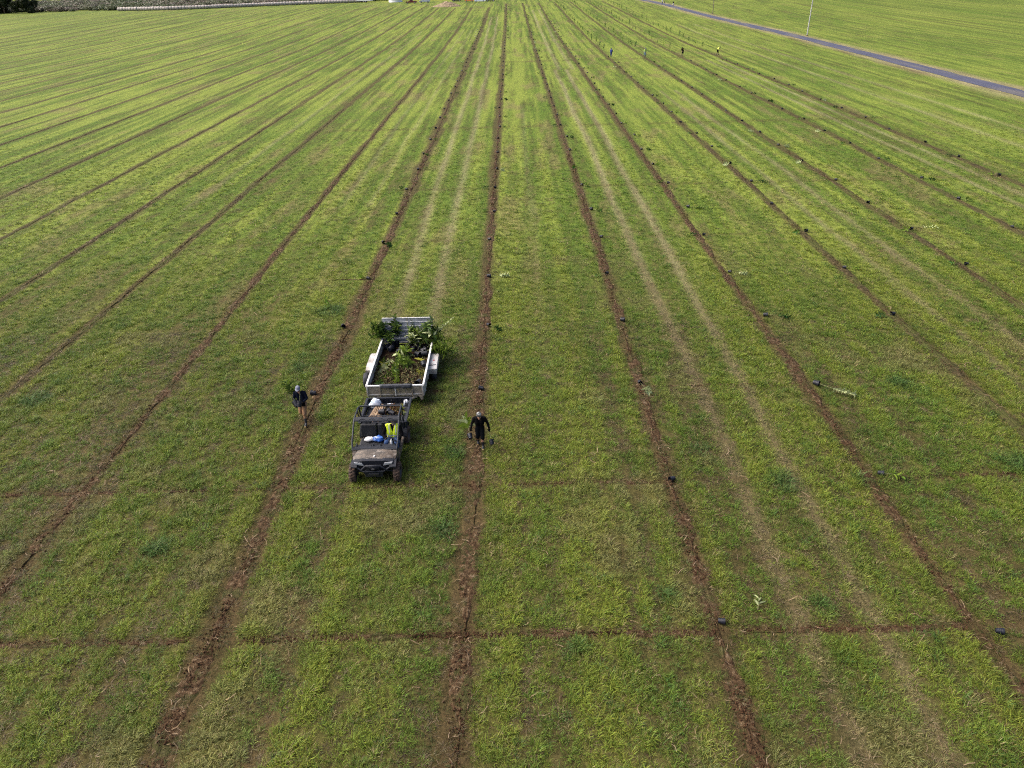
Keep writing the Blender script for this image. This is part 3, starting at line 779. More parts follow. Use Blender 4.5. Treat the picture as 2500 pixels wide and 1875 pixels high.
for sx in (-1, 1):
    wheel(utv, (sx*.79, -1.76, .345), .345, .25, True, M_tyre, sx)
    wheel(utv, (sx*.79, .80, .345), .345, .27, True, M_tyre, sx)
    MB().tube([(sx*.30, -1.76, .42), (sx*.66, -1.76, .36)], .035).tube([(sx*.3, -1.60, .48), (sx*.66, -1.72, .38)], .025).tube([(sx*.36, -1.74, .80), (sx*.62, -1.74, .42)], .05, 10).build('suspension_arm', M_black, utv)
    MB().tube([(sx*.30, .80, .40), (sx*.66, .80, .36)], .04).build('suspension_arm', M_black, utv)
MB().box((0, -.55, .38), (1.05, 2.3, .12), bev=.03).box((0, 1.3, .55), (.9, 2.0, .10), bev=.02).box((0, -1.75, .45), (.6, .5, .18), bev=.03).build('chassis', M_black, utv)
# floor tub, sills and side panels
MB().box((0, -.55, .47), (1.46, 1.25, .05), bev=.015).build('floor_pan', M_dark, utv)
for sx in (-1, 1):
    MB().prism([(-1.28, .42), (.28, .42), (.32, .55), (.05, .60), (-1.15, .60), (-1.34, .56)], sx*.72, sx*.80, 'x').build('sill_panel', M_camo, utv)
    # arched fender over the front wheel
    m_ = MB(); arc = []
    for k in range(9):
        a = math.pi*(.02+.80*k/8); arc.append((-1.76-.44*math.cos(a)*-1*1.0, .42+.43*math.sin(a)))
    arc = [(-1.76+.46*math.cos(math.pi*(.10+.62*k/8)), .40+.44*math.sin(math.pi*(.10+.62*k/8))) for k in range(9)]
    poly = arc+[(p[0]*1.0+.0, p[1]+.05) for p in arc[::-1]]
    m_.prism(poly, sx*.58, sx*.80, 'x'); m_.build('front_fender', M_dark, utv)
    arc = [(.80+.46*math.cos(math.pi*(.08+.84*k/8)), .40+.44*math.sin(math.pi*(.08+.84*k/8))) for k in range(9)]
    poly = arc+[(p[0], p[1]+.045) for p in arc[::-1]]
    MB().prism(poly, sx*.60, sx*.90, 'x').build('rear_fender', M_dark, utv)
    # side body behind the front wheel up to the cage foot, in bark print
    MB().prism([(-1.50, .70), (-1.02, .58), (-.98, .80), (-1.16, 1.06), (-1.45, 1.13), (-1.60, .98)], sx*.66, sx*.79, 'x').build('side_panel', M_camo, utv)
# hood: crowned surface from the dash foot to the nose
def grid_surface(xs, ys, zf, thick=.03):
    v = []; f = []; nx, ny = len(xs), len(ys)
    for y in ys:
        for x in xs: v.append((x(y) if callable(x) else x, y, 0))
    return v, f
hood = MB(); NX, NY = 13, 8; vs_ = []
for j in range(NY):
    t = j/(NY-1); y = -1.40-.46*t; hw_ = .80-.10*t**1.5
    for i in range(NX):
        u = i/(NX-1)*2-1
        z = 1.175-.20*t-.09*t*t-.11*abs(u)**4-.02*t*math.cos(u*9)*(1-abs(u))
        vs_.append((u*hw_, y-.05*(1-u*u)*t, z))
fs_ = [(j*NX+i, j*NX+i+1, (j+1)*NX+i+1, (j+1)*NX+i) for j in range(NY-1) for i in range(NX-1)]
hood.add(vs_, fs_, 0, True)
# skirt of the hood
o_ = (NY-1)*NX
sk = [vs_[o_+i] for i in range(NX)]; hood.add(sk+[(p[0]*.97, p[1]-.02, p[2]-.10) for p in sk], [(i, i+1, NX+i+1, NX+i) for i in range(NX-1)], 0, True)
for i0 in (0, NX-1):
    sd2 = [vs_[j*NX+i0] for j in range(NY)]
    hood.add(sd2+[(p[0]*1.0, p[1], p[2]-.16) for p in sd2], [(j, j+1, NY+j+1, NY+j) for j in range(NY-1)], 0, True)
ho = hood.build('hood', M_camo, utv)
MB().lathe([(0, 0), (.035, 0), (.03, .012), (0, .016)], 12, c=(.02, -1.70, 1.045)).build('badge', M_white, ho)
# nose, grille, lamps and bumper
nose = MB()
nose.prism([(-.70, .92), (-.62, .70), (-.34, .52), (.34, .52), (.62, .70), (.70, .92), (.40, .98), (-.40, .98)], -1.93, -1.70, 'y')
nose.build('front_fascia', M_dark, utv)
gr = MB()
for k in range(4): gr.box((0, -1.945, .60+.065*k), (.62-.02*k, .03, .028), bev=.006)
gr.build('grille', M_black, utv)
for sx in (-1, 1):
    MB().prism([(sx*.34, .78), (sx*.66, .86), (sx*.68, .93), (sx*.40, .90)], -1.965, -1.92, 'y').build('headlight', M_lens, utv)
bp_ = MB()
bp_.tube([(-.66, -1.98, .78), (-.40, -2.06, .62), (-.36, -2.09, .60), (.36, -2.09, .60), (.40, -2.06, .62), (.66, -1.98, .78)], .035, 8)
bp_.tube([(-.42, -2.05, .66), (-.26, -2.10, .86), (.26, -2.10, .86), (.42, -2.05, .66)], .04, 8)
bp_.prism([(-.34, .60), (.34, .60), (.30, .36), (-.30, .36)], -2.10, -1.98, 'y')
bp_.box((0, -2.02, .72), (.46, .10, .14), bev=.02)
bm_ = bp_.build('front_bumper', M_dark, utv)
MB().box((0, -2.125, .48), (.40, .03, .10), bev=.01).build('winch_plate', M_black, bm_)
MB().lathe([(0, -.06), (.04, -.06), (.04, .06), (0, .06)], 10, axis='x', c=(0, -2.14, .74)).build('winch_drum', M_black, bm_)
# dashboard, shelves, steering wheel
d_ = MB()
d_.box((0, -1.22, 1.02), (1.50, .40, .16), bev=.04)
d_.box((0, -1.33, 1.16), (1.56, .14, .08), bev=.02)
d_.box((-.42, -1.02, .98), (.56, .10, .22), bev=.03)
d_.box((.44, -1.02, .98), (.50, .10, .22), bev=.03)
d_.box((0, -1.06, .72), (.30, .16, .40), bev=.03)
da = d_.build('dashboard', M_dark, utv)
MB().box((-.40, -1.17, 1.115), (.50, .26, .03), bev=.01).build('shelf', M_seat, da)
for x in (-.70, -.10, .16):
    MB().box((x, -1.16, 1.14), (.04, .28, .07), bev=.01).build('divider', M_frame, da)
sw = MB(); pts = [(.45+.19*math.cos(a), -.80+.19*math.sin(a)*.62*1.0, 1.10+.19*math.sin(a)*.62) for a in np.linspace(0, 2*math.pi, 21)]
sw.tube(pts, .017, 6).tube([(.45, -.80, 1.10), (.45, -1.0, .98)], .03).box((.45, -.80, 1.10), (.34, .05, .04), rot=(R(45), 0, 0), bev=.01)
sw.build('steering_wheel', M_black, utv)
# bench seat
se = MB().box((-.02, -.36, .74), (1.42, .56, .17), bev=.05).build('seat', M_seat, utv)
for x, w in ((-.43, .64), (.0, .22), (.44, .58)):
    MB().box((x, .03, 1.08), (w-.02, .13, .58), rot=(R(-12), 0, 0), bev=.05).build('backrest', M_seat, utv)
for x in (-.45, .44):
    MB().box((x, .16, 1.46), (.32, .10, .17), rot=(R(-10), 0, 0), bev=.035).tube([(x-.08, .12, 1.32), (x-.08, .15, 1.42)], .012).tube([(x+.08, .12, 1.32), (x+.08, .15, 1.42)], .012).build('headrest', M_seat, utv)
MB().box((0, -.33, .60), (1.40, .60, .14), bev=.02).build('seat_base', M_dark, utv)
MB().tube([(-.72, .08, 1.28), (-.76, -.02, 1.12), (-.74, -.12, .92), (-.68, -.10, .80)], .018, 6).build('seat_belt', M_black, utv)
# roll cage
cg = MB()
for sx in (-1, 1):
    cg.tube([(sx*.79, -1.42, 1.12), (sx*.82, -1.22, 1.34), (sx*.82, -.44, 1.90), (sx*.80, -.34, 1.945), (sx*.80, .38, 1.945), (sx*.80, .48, 1.90), (sx*.78, .62, 1.10)], .032, 8)
    cg.tube([(sx*.80, .10, 1.92), (sx*.74, .30, 1.30), (sx*.74, .34, .95)], .026, 8)
    cg.tube([(sx*.79, .55, 1.45), (sx*.76, .24, 1.30)], .02, 6)
cg.tube([(-.80, .46, 1.915), (-.74, .50, 1.93), (.74, .50, 1.93), (.80, .46, 1.915)], .032, 8)
cg.tube([(-.80, -.36, 1.93), (.80, -.36, 1.93)], .028, 8)
cg.tube([(-.78, -1.40, 1.15), (.78, -1.40, 1.15)], .028, 8)
cg.tube([(-.76, .56, 1.42), (.76, .56, 1.42)], .022, 8)
cage = cg.build('roll_cage', M_frame, utv)
vz = MB(); vp = []
for j, (y, z) in enumerate([(-.34, 1.955), (-.42, 1.945), (-.50, 1.90), (-.52, 1.865)]):
    for x in np.linspace(-.80, .80, 9): vp.append((x, y-.03*(1-(x/.8)**2), z))
vz.add(vp+[(p[0], p[1]+.015, p[2]-.02) for p in vp], [(j*9+i, j*9+i+1, (j+1)*9+i+1, (j+1)*9+i) for j in range(3) for i in range(8)]+[(36+j*9+i, 36+(j+1)*9+i, 36+(j+1)*9+i+1, 36+j*9+i+1) for j in range(3) for i in range(8)], 0, True)
vi = vz.build('visor', M_dark, utv)
for x in (-.50, -.17, .17, .50):
    MB().tube([(x-.13, -.525, 1.895), (x-.07, -.47, 1.942), (x+.07, -.47, 1.942), (x+.13, -.525, 1.895)], .010, 5).build('moulded_rib', M_frame, vi)
# cargo bed
MB().box((0, 1.50, .86), (1.62, 1.86, .05), bev=.01).build('bed_floor', M_dark, utv)
for sx in (-1, 1):
    b_ = MB().box((sx*.84, 1.50, .98), (.05, 1.94, .24), bev=.012).box((sx*.875, 1.50, 1.115), (.10, 1.98, .045), bev=.012)
    side = b_.build('bed_side', M_dark, utv)
    for k in range(7):
        MB().box((sx*.875, .66+.27*k, 1.1395), (.045, .065, .006)).build('tie_down_slot', M_black, side)
MB().box((0, .535, .99), (1.64, .05, .26), bev=.012).build('bed_front', M_dark, utv)
tg = MB().box((0, 2.47, .98), (1.70, .05, .26), bev=.012).box((0, 2.47, 1.115), (1.80, .075, .045), bev=.012).build('tailgate', M_dark, utv)
for k in range(8): MB().box((-.63+.18*k, 2.437, .98), (.05, .014, .20), bev=.004).build('rib', M_black, tg)
for sx in (-1, 1): MB().box((sx*.76, 2.51, .86), (.12, .03, .10), bev=.01).build('tail_light', M_red, utv)
MB().tube([(0, 2.0, .50), (0, 2.62, .46)], .03).ball((0, 2.64, .52), .04).build('tow_hitch', M_black, utv)

# ------------------------------------------------------------------ trailer
TX, TY = -5.50, 30.42
tr = thing('trailer', 'pale metal utility trailer with raised rear ramp, loaded with potted saplings', 'trailer', (TX, TY, 0))
HX, HY = 1.27, 2.56
MB().box((0, 0, .50), (2*HX, 2*HY, .06)).build('bed_floor', M_alu_dirty, tr)
fr = MB()
for sx in (-1, 1): fr.box((sx*.9, 0, .43), (.10, 2*HY, .10))
for y in (-2.2, -1.1, 0, 1.1, 2.2): fr.box((0, y, .43), (2*HX-.1, .08, .08))
fr.tube([(-.85, -HY, .43), (0, -HY-.95, .45)], .05, 6).tube([(.85, -HY, .43), (0, -HY-.95, .45)], .05, 6)
fr.build('chassis', M_alu_dirty, tr)
for sx in (-1, 1):
    sd3 = MB().box((sx*HX, 0, .77), (.04, 2*HY, .50), bev=.006).build('side_wall', M_alu, tr)
    MB().box((sx*HX, 0, 1.04), (.085, 2*HY+.06, .05), bev=.01).build('top_rail', M_alu_top, sd3)
    for y in (-2.2, -1.1, 0.0, 1.1, 2.2):
        MB().box((sx*(HX+.035), y, .77), (.035, .07, .48), bev=.006).build('stake_post', M_alu, sd3)
    if sx < 0: MB().box((sx*HX+.03, 2.45, 1.14), (.06, .08, .30), bev=.01).build('corner_post', M_alu_top, sd3)
    else: MB().box((sx*HX-.03, 2.45, 1.14), (.06, .08, .30), bev=.01).build('corner_post', M_alu_top, sd3)
    # fender box over the tandem wheels
    fe = MB().prism([(-.62, .52), (-.62, .78), (-.20, .86), (.72, .86), (1.12, .78), (1.12, .52), (1.07, .52), (1.07, .74), (.72, .82), (-.20, .82), (-.57, .74), (-.57, .52)], sx*(HX+.025), sx*(HX+.40), 'x')
    feo = fe.build('fender', M_alu, tr)
    MB().prism([(-.60, .54), (-.60, .77), (-.20, .85), (.72, .85), (1.10, .77), (1.10, .54)], sx*(HX+.375), sx*(HX+.395), 'x').build('fender_skirt', M_alu, feo)
    for y in (-.16, .66): wheel(tr, (sx*(HX+.20), y, .33), .33, .22, False, M_rubber, sx)
    if sx > 0:
        MB().lathe([(0, 0), (.045, 0), (.045, .012), (0, .016)], 14, c=(HX+.22, .10, .862)).build('marker_lamp', M_red, feo)
        MB().tube([(HX+.04, -.38, .845), (HX+.36, -.30, .848)], .012, 6).build('strap', M_black, feo)
MB().box((0, -HY, .77), (2*HX, .04, .50), bev=.006).build('front_wall', M_alu_dirty, tr)
MB().box((0, -HY, 1.04), (2*HX+.08, .085, .05), bev=.01).build('front_top_rail', M_alu_top, tr)
for x, mt_, w in ((-.66, M_alu_dirty, .05), (.01, M_alu_top, .05), (.77, M_alu_dirty, .05), (-1.24, M_alu, .06), (1.24, M_alu, .06)):
    MB().box((x, -HY-.035, .77), (w, .04, .50), bev=.006).build('front_stile', mt_, tr)
MB().box((0, -HY-.03, .60), (2*HX, .03, .05), bev=.006).build('front_lower_rail', M_alu, tr)
MB().prism([(1.02, .53), (1.22, .53), (1.22, .34), (1.14, .30)], -HY-.06, -HY+.02, 'y').build('corner_bracket', M_alu_dirty, tr)
# dry grass caught behind the front bars
sg = MB(); rr_ = random.Random(5)
for k in range(260):
    x = rr_.uniform(-.62, .73); z = rr_.uniform(.64, .99); a = rr_.uniform(-1.2, 1.2); L = rr_.uniform(.05, .15)
    if abs(x-.01) < .03: continue
    y = -HY-.026-rr_.random()*.02
    dx, dz = math.cos(a)*L/2, math.sin(a)*L/2
    sg.add([(x-dx, y, z-dz-.003), (x-dx, y, z-dz+.003), (x+dx, y-.01, z+dz+.003), (x+dx, y-.01, z+dz-.003)], [(0, 1, 2, 3)])
so = sg.build('caught_straw', mat('caught_straw', (.30, .25, .13), rough=.9, var=.4, scale=20), tr); so['kind'] = 'stuff'
# ramp tailgate: six planks in a frame
rp_ = MB()
for x in (-1.24, .02, 1.24): rp_.box((x, HY+.06, 1.27), (.06, .035, 1.36), bev=.006)
rp_.box((0, HY+.06, .60), (2.5, .05, .06), bev=.006)
ramp = rp_.build('ramp_frame', M_alu, tr)
for k in range(6):
    for sx in (-1, 1):
        pl = MB().box((sx*.62, HY+.035, .75+.225*k), (1.19, .028, .185), rot=(R(-9), 0, 0), bev=.005).build('plank', M_wood_grey, ramp)
    MB().box((0, HY+.025, .855+.225*k), (2.50, .05, .022), bev=.004).build('slat_edge', M_alu_top, ramp)
# spare wheel hung on the left side
wheel(tr, (-HX-.34, -.88, .40), .36, .24, False, M_rubber, -1)
MB().tube([(-HX, -.88, .62), (-HX-.25, -.88, .48)], .03, 6).build('spare_carrier', M_alu_dirty, tr)

# dark rubber mat draped over the front wall: lies on the trailer, a thing of its own
mm_ = MB(); pr = [(-.20, .17), (-.10, .28), (-.055, .55), (-.052, .575), (.055, .575), (.07, .54), (.12, .30)]
mm_ = MB(); cols_ = 12; vv = []
prof_ = [(.10, .93), (.062, 1.02), (.056, 1.078), (0, 1.092), (-.056, 1.078), (-.075, 1.01), (-.085, .95)]
for j, (dy, z) in enumerate(prof_):
    for i in range(cols_+1):
        x = -.67+1.43*i/cols_
        vv.append((x+.01*math.sin(j*2+i), dy+.012*math.sin(i*1.9+j), z+(.03*math.sin(i*1.1)+.03*math.sin(i*2.7) if j in (0, 6) else .004*math.sin(i*2.2))))
mm_.add(vv, [(j*(cols_+1)+i, j*(cols_+1)+i+1, (j+1)*(cols_+1)+i+1, (j+1)*(cols_+1)+i) for j in range(6) for i in range(cols_)], 0, True)
mo = mm_.build('rubber_mat', M_mat_cover, None, (TX+.0, TY-HY, 0))
sm_ = mo.modifiers.new('thickness', 'SOLIDIFY'); sm_.thickness = .012; sm_.offset = 1
tag(mo, 'dark rubber mat draped over the front wall of the trailer', 'mat')

# ------------------------------------------------------------------ plants: leaf, pot and sapling builders
def leaf_shape(L, W, fold=.18, droop=.25, seg=5, lobed=False):
    v = []; f = []
    for i in range(seg+1):
        t = i/seg; w = W*math.sin(math.pi*min(1, t*.96+.04))**.8*(1-.25*t)
        if lobed and i % 2: w *= .55
        z = -droop*L*t*t
        v += [(-w/2, L*t, z+fold*w), (0, L*t, z), (w/2, L*t, z+fold*w)]
    for i in range(seg):
        a = 3*i
        f += [(a, a+1, a+4, a+3), (a+1, a+2, a+5, a+4)]
    return v, f
def leaf_mesh(name, L, W, mt, **k):
    v, f = leaf_shape(L, W, **k); me = py_mesh(name, v, f, mt)
    me.polygons.foreach_set('use_smooth', [True]*len(me.polygons)); return me
LEAF = {}
for nm, mt_ in (('dark', M_leaf_dark), ('mid', M_leaf_mid), ('bright', M_leaf_bright), ('pale', M_leaf_pale), ('yellow', M_leaf_yellow)):
    LEAF[nm] = [leaf_mesh('leaf', .20, .085, mt_, droop=.2), leaf_mesh('leaf', .25, .10, mt_, droop=.4), leaf_mesh('leaf', .16, .07, mt_, droop=.1)]
LOBED = {nm: leaf_mesh('leaf', .46, .24, mt_, seg=9, lobed=True, droop=.15, fold=.12) for nm, mt_ in (('bright', M_leaf_bright), ('mid', M_leaf_mid), ('yellow', M_leaf_yellow))}

def pot_mesh(rt=.125, rb=.095, h=.27):
    p = MB(); p.lathe([(0, 0), (rb*.96, 0), (rb, .012), (rt*.985, h-.035), (rt*1.06, h-.033), (rt*1.07, h), (rt*.99, h), (rt*.97, h-.05), (rb*1.0, .05)], 18)
    for q in (.28, .52, .74): p.lathe([(rb+(rt-rb)*q+.0, h*q-.008), (rb+(rt-rb)*q+.005, h*q), (rb+(rt-rb)*q+.001, h*q+.008)], 18)
    return p.mesh('pot', M_pot)
POT = pot_mesh()
_s = MB(); _s.lathe([(0, .222), (.06, .226), (.112, .215)], 14); SOIL = _s.mesh('soil', M_potsoil)

def stem_path(L, bend, rnd, n=8, z0=.22):
    """stem from the pot's soil: local z is up the stem, local y is up when the plant lies on its side"""
    pts = []; wx = rnd.uniform(-.08, .08); wy = rnd.uniform(-.03, .05)
    for i in range(n+1):
        t = i/n
        pts.append(Vector((wx*math.sin(t*2.4)*L, -bend*t*t+wy*math.sin(t*3)*L, z0+t*L)))
    return pts
def leaf_frames(pts, n, t0, spread, rnd, flat=False, tip=True):
    """positions and rotations for alternate leaves along a stem"""
    out = []
    for i in range(n):
        t = t0+(1-t0)*(i+.5)/n; q = t*(len(pts)-1); a = min(int(q), len(pts)-2); u = q-a
        p = pts[a].lerp(pts[a+1], u); d = (pts[a+1]-pts[a]).normalized()
        ph = i*2.4+rnd.uniform(-.4, .4)
        if flat: ph = (0 if i % 2 else math.pi)+rnd.uniform(-.45, .45)
        e1 = d.orthogonal().normalized() if not flat else d.cross(Vector((0, 1, 0))).normalized()
        e2 = d.cross(e1)
        side = e1*math.cos(ph)+e2*math.sin(ph)
        ydir = (side*spread+d*(1-spread*.45)).normalized()
        zdir = (d-ydir*d.dot(ydir)); zdir = zdir.normalized() if zdir.length > .01 else e2
        xdir = ydir.cross(zdir)
        M3 = Matrix((xdir, ydir, zdir)).transposed()
        out.append((p, M3, rnd.uniform(.75, 1.25)*(1-.3*abs(t-.6))))
    return out
def lying(az, tilt=0.0, roll=0.0):
    """rotation that lays a plant on its side pointing along azimuth az (0 = +X), local y up"""
    d = Vector((math.cos(az)*math.cos(tilt), math.sin(az)*math.cos(tilt), math.sin(tilt)))
    up = Vector((0, 0, 1)); x = up.cross(d).normalized(); y = d.cross(x)
    M3 = Matrix((x, y, d)).transposed()
    return (M3 @ Matrix.Rotation(roll, 3, 'Z')).to_euler()
def pointing(d, up=Vector((0, 0, 1))):
    d = Vector(d).normalized(); x = up.cross(d)
    if x.length < .05: x = Vector((1, 0, 0))
    x.normalize(); y = d.cross(x)
    return Matrix((x, y, d)).transposed().to_euler()

def sapling(name, label, loc, rot, L=1.1, bend=.1, nleaf=12, kind='mid', spread=.8, t0=.4, seed=0, pot=True, single=True, flat=False, scale=1.0, group=None, stem_r=.009, lsize=1.0, stem_mat=None, kinds=None, branches=0):
    """potted sapling: pot, soil, stem and leaves; single=True joins small leaves into one foliage mesh"""
    rnd = random.Random(seed)
    t = thing(name, label, 'sapling', loc, 0, group); t.rotation_euler = rot; t.scale = (scale,)*3
    if pot:
        link('pot', POT, t); link('soil', SOIL, t)
    pts = stem_path(L, bend, rnd, z0=.22 if pot else 0.0)
    st = MB(); st.tube(pts, [stem_r*(1-.55*i/(len(pts)-1)) for i in range(len(pts))], 6)
    frames = leaf_frames(pts, nleaf, t0, spread, rnd, flat)
    for b in range(branches):
        q = rnd.uniform(.25, .7); i = int(q*(len(pts)-1)); p0 = pts[i]
        a = rnd.uniform(0, 6.28); Lb = L*rnd.uniform(.3, .5)
        e = Vector((math.cos(a)*.55, math.sin(a)*.55, .8))*Lb
        bp2 = [p0, p0+e*.5+Vector((0, 0, .02)), p0+e]
        st.tube(bp2, [stem_r*.7, stem_r*.5, stem_r*.3], 5)
        frames += leaf_frames(bp2, max(5, nleaf//3), .25, spread, rnd)
    st.build('stem', stem_mat or M_stem, t)
    ks = kinds or [kind]
    if single:
        mb = MB()
        for p, M3, s in frames:
            v, f = leaf_shape(.20*s*lsize, .085*s*lsize, droop=rnd.uniform(.05, .35), seg=3)
            mb.add([M3 @ Vector(q)+p for q in v], f, 0, True)
        me = bpy.data.meshes.new('foliage'); me.from_pydata(mb.v, [], mb.f); me.materials.append({'dark': M_leaf_dark, 'mid': M_leaf_mid, 'bright': M_leaf_bright, 'pale': M_leaf_pale, 'yellow': M_leaf_yellow}[ks[0]]); me.update()
        link('foliage', me, t)
    else:
        for p, M3, s in frames:
            o = link('leaf', rnd.choice(LEAF[rnd.choice(ks)]), t, p, M3.to_euler()); o.scale = (s*lsize,)*3
    return t
# ------------------------------------------------------------------ load of the trailer
ZF = .53
NX, NY = 34, 64
gx = np.linspace(-HX+.03, HX-.03, NX); gy = np.linspace(-HY+.03, HY-.05, NY)
GX, GY = np.meshgrid(gx, gy)
GZ = ZF+.015+.16*fbm(GX*1.6+5, GY*1.4, 7, 3)*sstep(2.5, .5, GY)+.05*fbm(GX*7, GY*7, 9, 2)
i = np.arange((NY-1)*(NX-1)); a = (i//(NX-1))*NX+i % (NX-1)
ms = link('mulch_heap', np_mesh('mulch_heap', np.stack([GX+TX, GY+TY, GZ], 2).reshape(-1, 3), np.stack([a, a+1, a+NX+1, a+NX], 1), M_potsoil))
tag(ms, 'dark soil and mulch spread over the trailer floor', 'mulch', kind='stuff')
def mulch_z(x, y):
    return float(np.interp(0, [0], [0]))+GZ[int(np.argmin(abs(gy-(y-TY)))), int(np.argmin(abs(gx-(x-TX))))]
rr_ = random.Random(12); lt = MB()
for k in range(1500):
    x = TX+rr_.uniform(-HX+.08, HX-.08); y = TY+rr_.triangular(-HY+.08, HY-.5, -1.2)
    v, f = leaf_shape(rr_.uniform(.06, .17), rr_.uniform(.03, .075), seg=2, droop=rr_.uniform(-.4, .5))
    E3 = Euler((rr_.uniform(-.7, .7), rr_.uniform(-.8, .8), rr_.uniform(0, 6.28))).to_matrix()
    lt.add([E3 @ Vector(p)+Vector((x, y, mulch_z(x, y)+.02+rr_.random()*.05)) for p in v], f)
me = bpy.data.meshes.new('leaf_litter'); me.from_pydata(lt.v, [], lt.f); me.materials.append(M_litter); me.update()
tag(link('leaf_litter', me), 'fallen olive leaves littering the trailer bed', 'leaves', kind='stuff')

def loose_pot(label, loc, rot, group=None, s=1.0):
    t = thing('nursery_pot', label, 'pot', loc, 0, group); t.rotation_euler = rot; t.scale = (s,)*3
    link('pot', POT, t); return t
for k, (x, y, az, s, lab) in enumerate([(-5.95, 31.65, .4, 1.1, 'black pot on its side left of the middle of the trailer bed'), (-5.62, 31.9, 2.4, 1.05, 'black pot lying behind the middle of the trailer bed'),
                                        (-5.00, 31.45, 5.6, 1.15, 'black pot on its side right of the middle of the trailer bed'), (-4.72, 31.35, .2, 1.1, 'black pot lying by the right wall above the fender'),
                                        (-4.45, 30.15, 1.8, 1.1, 'black pot against the right wall of the trailer bed'), (-4.50, 28.75, 4.4, 1.05, 'black pot near the front right corner of the trailer bed'),
                                        (-6.35, 31.9, 1.2, 1.1, 'black pot lying near the left wall at the back of the trailer')]):
    loose_pot(lab, (x, y, mulch_z(x, y)+.13*s), lying(az), 'loose pots in the trailer', s)

def load(label, base, tip, **k):
    k['lsize'] = k.get('lsize', 1.0)*(1.5 if k.get('pot', True) else 1.25); k['nleaf'] = int(k.get('nleaf', 12)*1.3)
    base = Vector(base); tip = Vector(tip); d = tip-base
    return sapling('potted_sapling' if k.get('pot', True) else 'cut_branch', label, base, pointing(d), L=d.length-(.22 if k.get('pot', True) else 0), bend=k.pop('bend', .08), single=False, group=k.pop('group', None), **k)
G1 = 'saplings in the trailer'
load('tallest dark sapling standing at the left rear of the trailer', (-6.30, 32.62, ZF+.02), (-6.18, 33.05, 2.06), nleaf=26, kinds=['dark', 'mid'], t0=.25, seed=1, branches=3, group=G1, lsize=1.05)
load('bushy dark sapling leaning over the left rear corner of the trailer', (-6.45, 32.45, ZF+.02), (-6.78, 33.05, 1.62), nleaf=26, kinds=['dark'], t0=.3, seed=2, branches=4, group=G1, lsize=1.15)
load('sapling with its leafy tip reaching out past the left rear post', (-6.42, 32.25, ZF+.02), (-7.28, 33.0, 1.50), nleaf=22, kinds=['dark', 'dark', 'mid'], t0=.35, seed=3, branches=2, group=G1, lsize=1.1)
load('small dark sapling against the ramp behind the left cluster', (-6.10, 32.70, ZF+.02), (-6.0, 32.95, 1.75), nleaf=20, kinds=['dark', 'mid'], t0=.2, seed=4, branches=2, group=G1)
load('low green sapling in front of the left rear cluster', (-6.2, 32.2, ZF+.02), (-6.45, 32.5, 1.35), nleaf=20, kinds=['mid', 'dark'], t0=.2, seed=5, branches=3, group=G1)
load('tall dark sapling standing at the right rear of the trailer', (-4.55, 32.45, ZF+.02), (-4.28, 32.70, 2.02), nleaf=26, kinds=['dark', 'mid'], t0=.2, seed=6, branches=3, group=G1)
load('broad green sapling beside the right wall of the trailer', (-4.70, 32.1, ZF+.02), (-4.20, 32.35, 1.45), nleaf=26, kinds=['mid', 'dark', 'pale'], t0=.15, seed=7, branches=4, group=G1, lsize=1.1)
load('sapling with pale undersides leaning towards the ramp', (-4.95, 32.1, ZF+.02), (-4.75, 32.6, 1.35), nleaf=22, kinds=['pale', 'mid', 'mid'], t0=.2, seed=8, branches=3, group=G1)
load('sapling hanging out over the right side of the trailer', (-4.75, 31.75, ZF+.25), (-3.22, 31.50, 1.02), nleaf=26, kinds=['mid', 'mid', 'pale', 'dark'], t0=.3, seed=9, branches=3, bend=.15, group=G1, lsize=1.1)
load('green sapling spreading over the right fender', (-4.75, 31.9, ZF+.1), (-3.75, 32.2, 1.35), nleaf=24, kinds=['mid', 'bright', 'dark'], t0=.25, seed=10, branches=3, group=G1, lsize=1.1)
load('thin upright sapling in front of the middle of the ramp', (-5.42, 32.75, ZF+.02), (-5.28, 32.98, 1.85), nleaf=14, kinds=['mid', 'bright'], t0=.3, seed=11, group=G1, lsize=.8)
load('leaning sapling in the middle of the trailer bed', (-5.65, 32.05, ZF+.12), (-5.05, 32.45, 1.25), nleaf=24, kinds=['mid', 'dark', 'pale'], t0=.2, seed=12, branches=4, group=G1, lsize=1.1)
load('sapling with broad green leaves at the centre of the trailer', (-5.35, 31.0, ZF+.06), (-5.50, 31.35, 1.05), nleaf=14, kinds=['bright', 'mid'], t0=.1, seed=13, branches=2, group=G1, lsize=1.2)
load('sapling lying across the bed towards the front of the trailer', (-5.25, 31.55, ZF+.15), (-5.80, 30.45, .78), nleaf=18, kinds=['mid', 'dark', 'bright'], t0=.2, seed=14, branches=2, bend=.05, group=G1, lsize=1.1)
load('green branch bunched among the saplings at the right rear', (-4.95, 31.85, .75), (-4.45, 32.1, 1.55), pot=False, nleaf=18, kinds=['mid', 'dark'], t0=.1, seed=15, branches=3)
load('long pale branch sticking up past the right end of the ramp', (-4.55, 32.30, .95), (-3.25, 32.90, 2.02), pot=False, nleaf=22, kinds=['pale'], t0=.3, seed=16, spread=.45, lsize=.6, stem_mat=M_leaf_pale)
load('short bare pale twig beside the long pale branch', (-4.45, 32.35, 1.0), (-3.75, 32.70, 1.75), pot=False, nleaf=6, kinds=['pale'], t0=.4, seed=17, spread=.3, lsize=.45, stem_mat=M_leaf_pale)
load('pale branch lying towards the front left of the trailer bed', (-6.02, 31.0, .78), (-6.40, 29.62, .72), pot=False, nleaf=20, kinds=['pale'], t0=.1, seed=18, flat=True, bend=.02, lsize=.9)
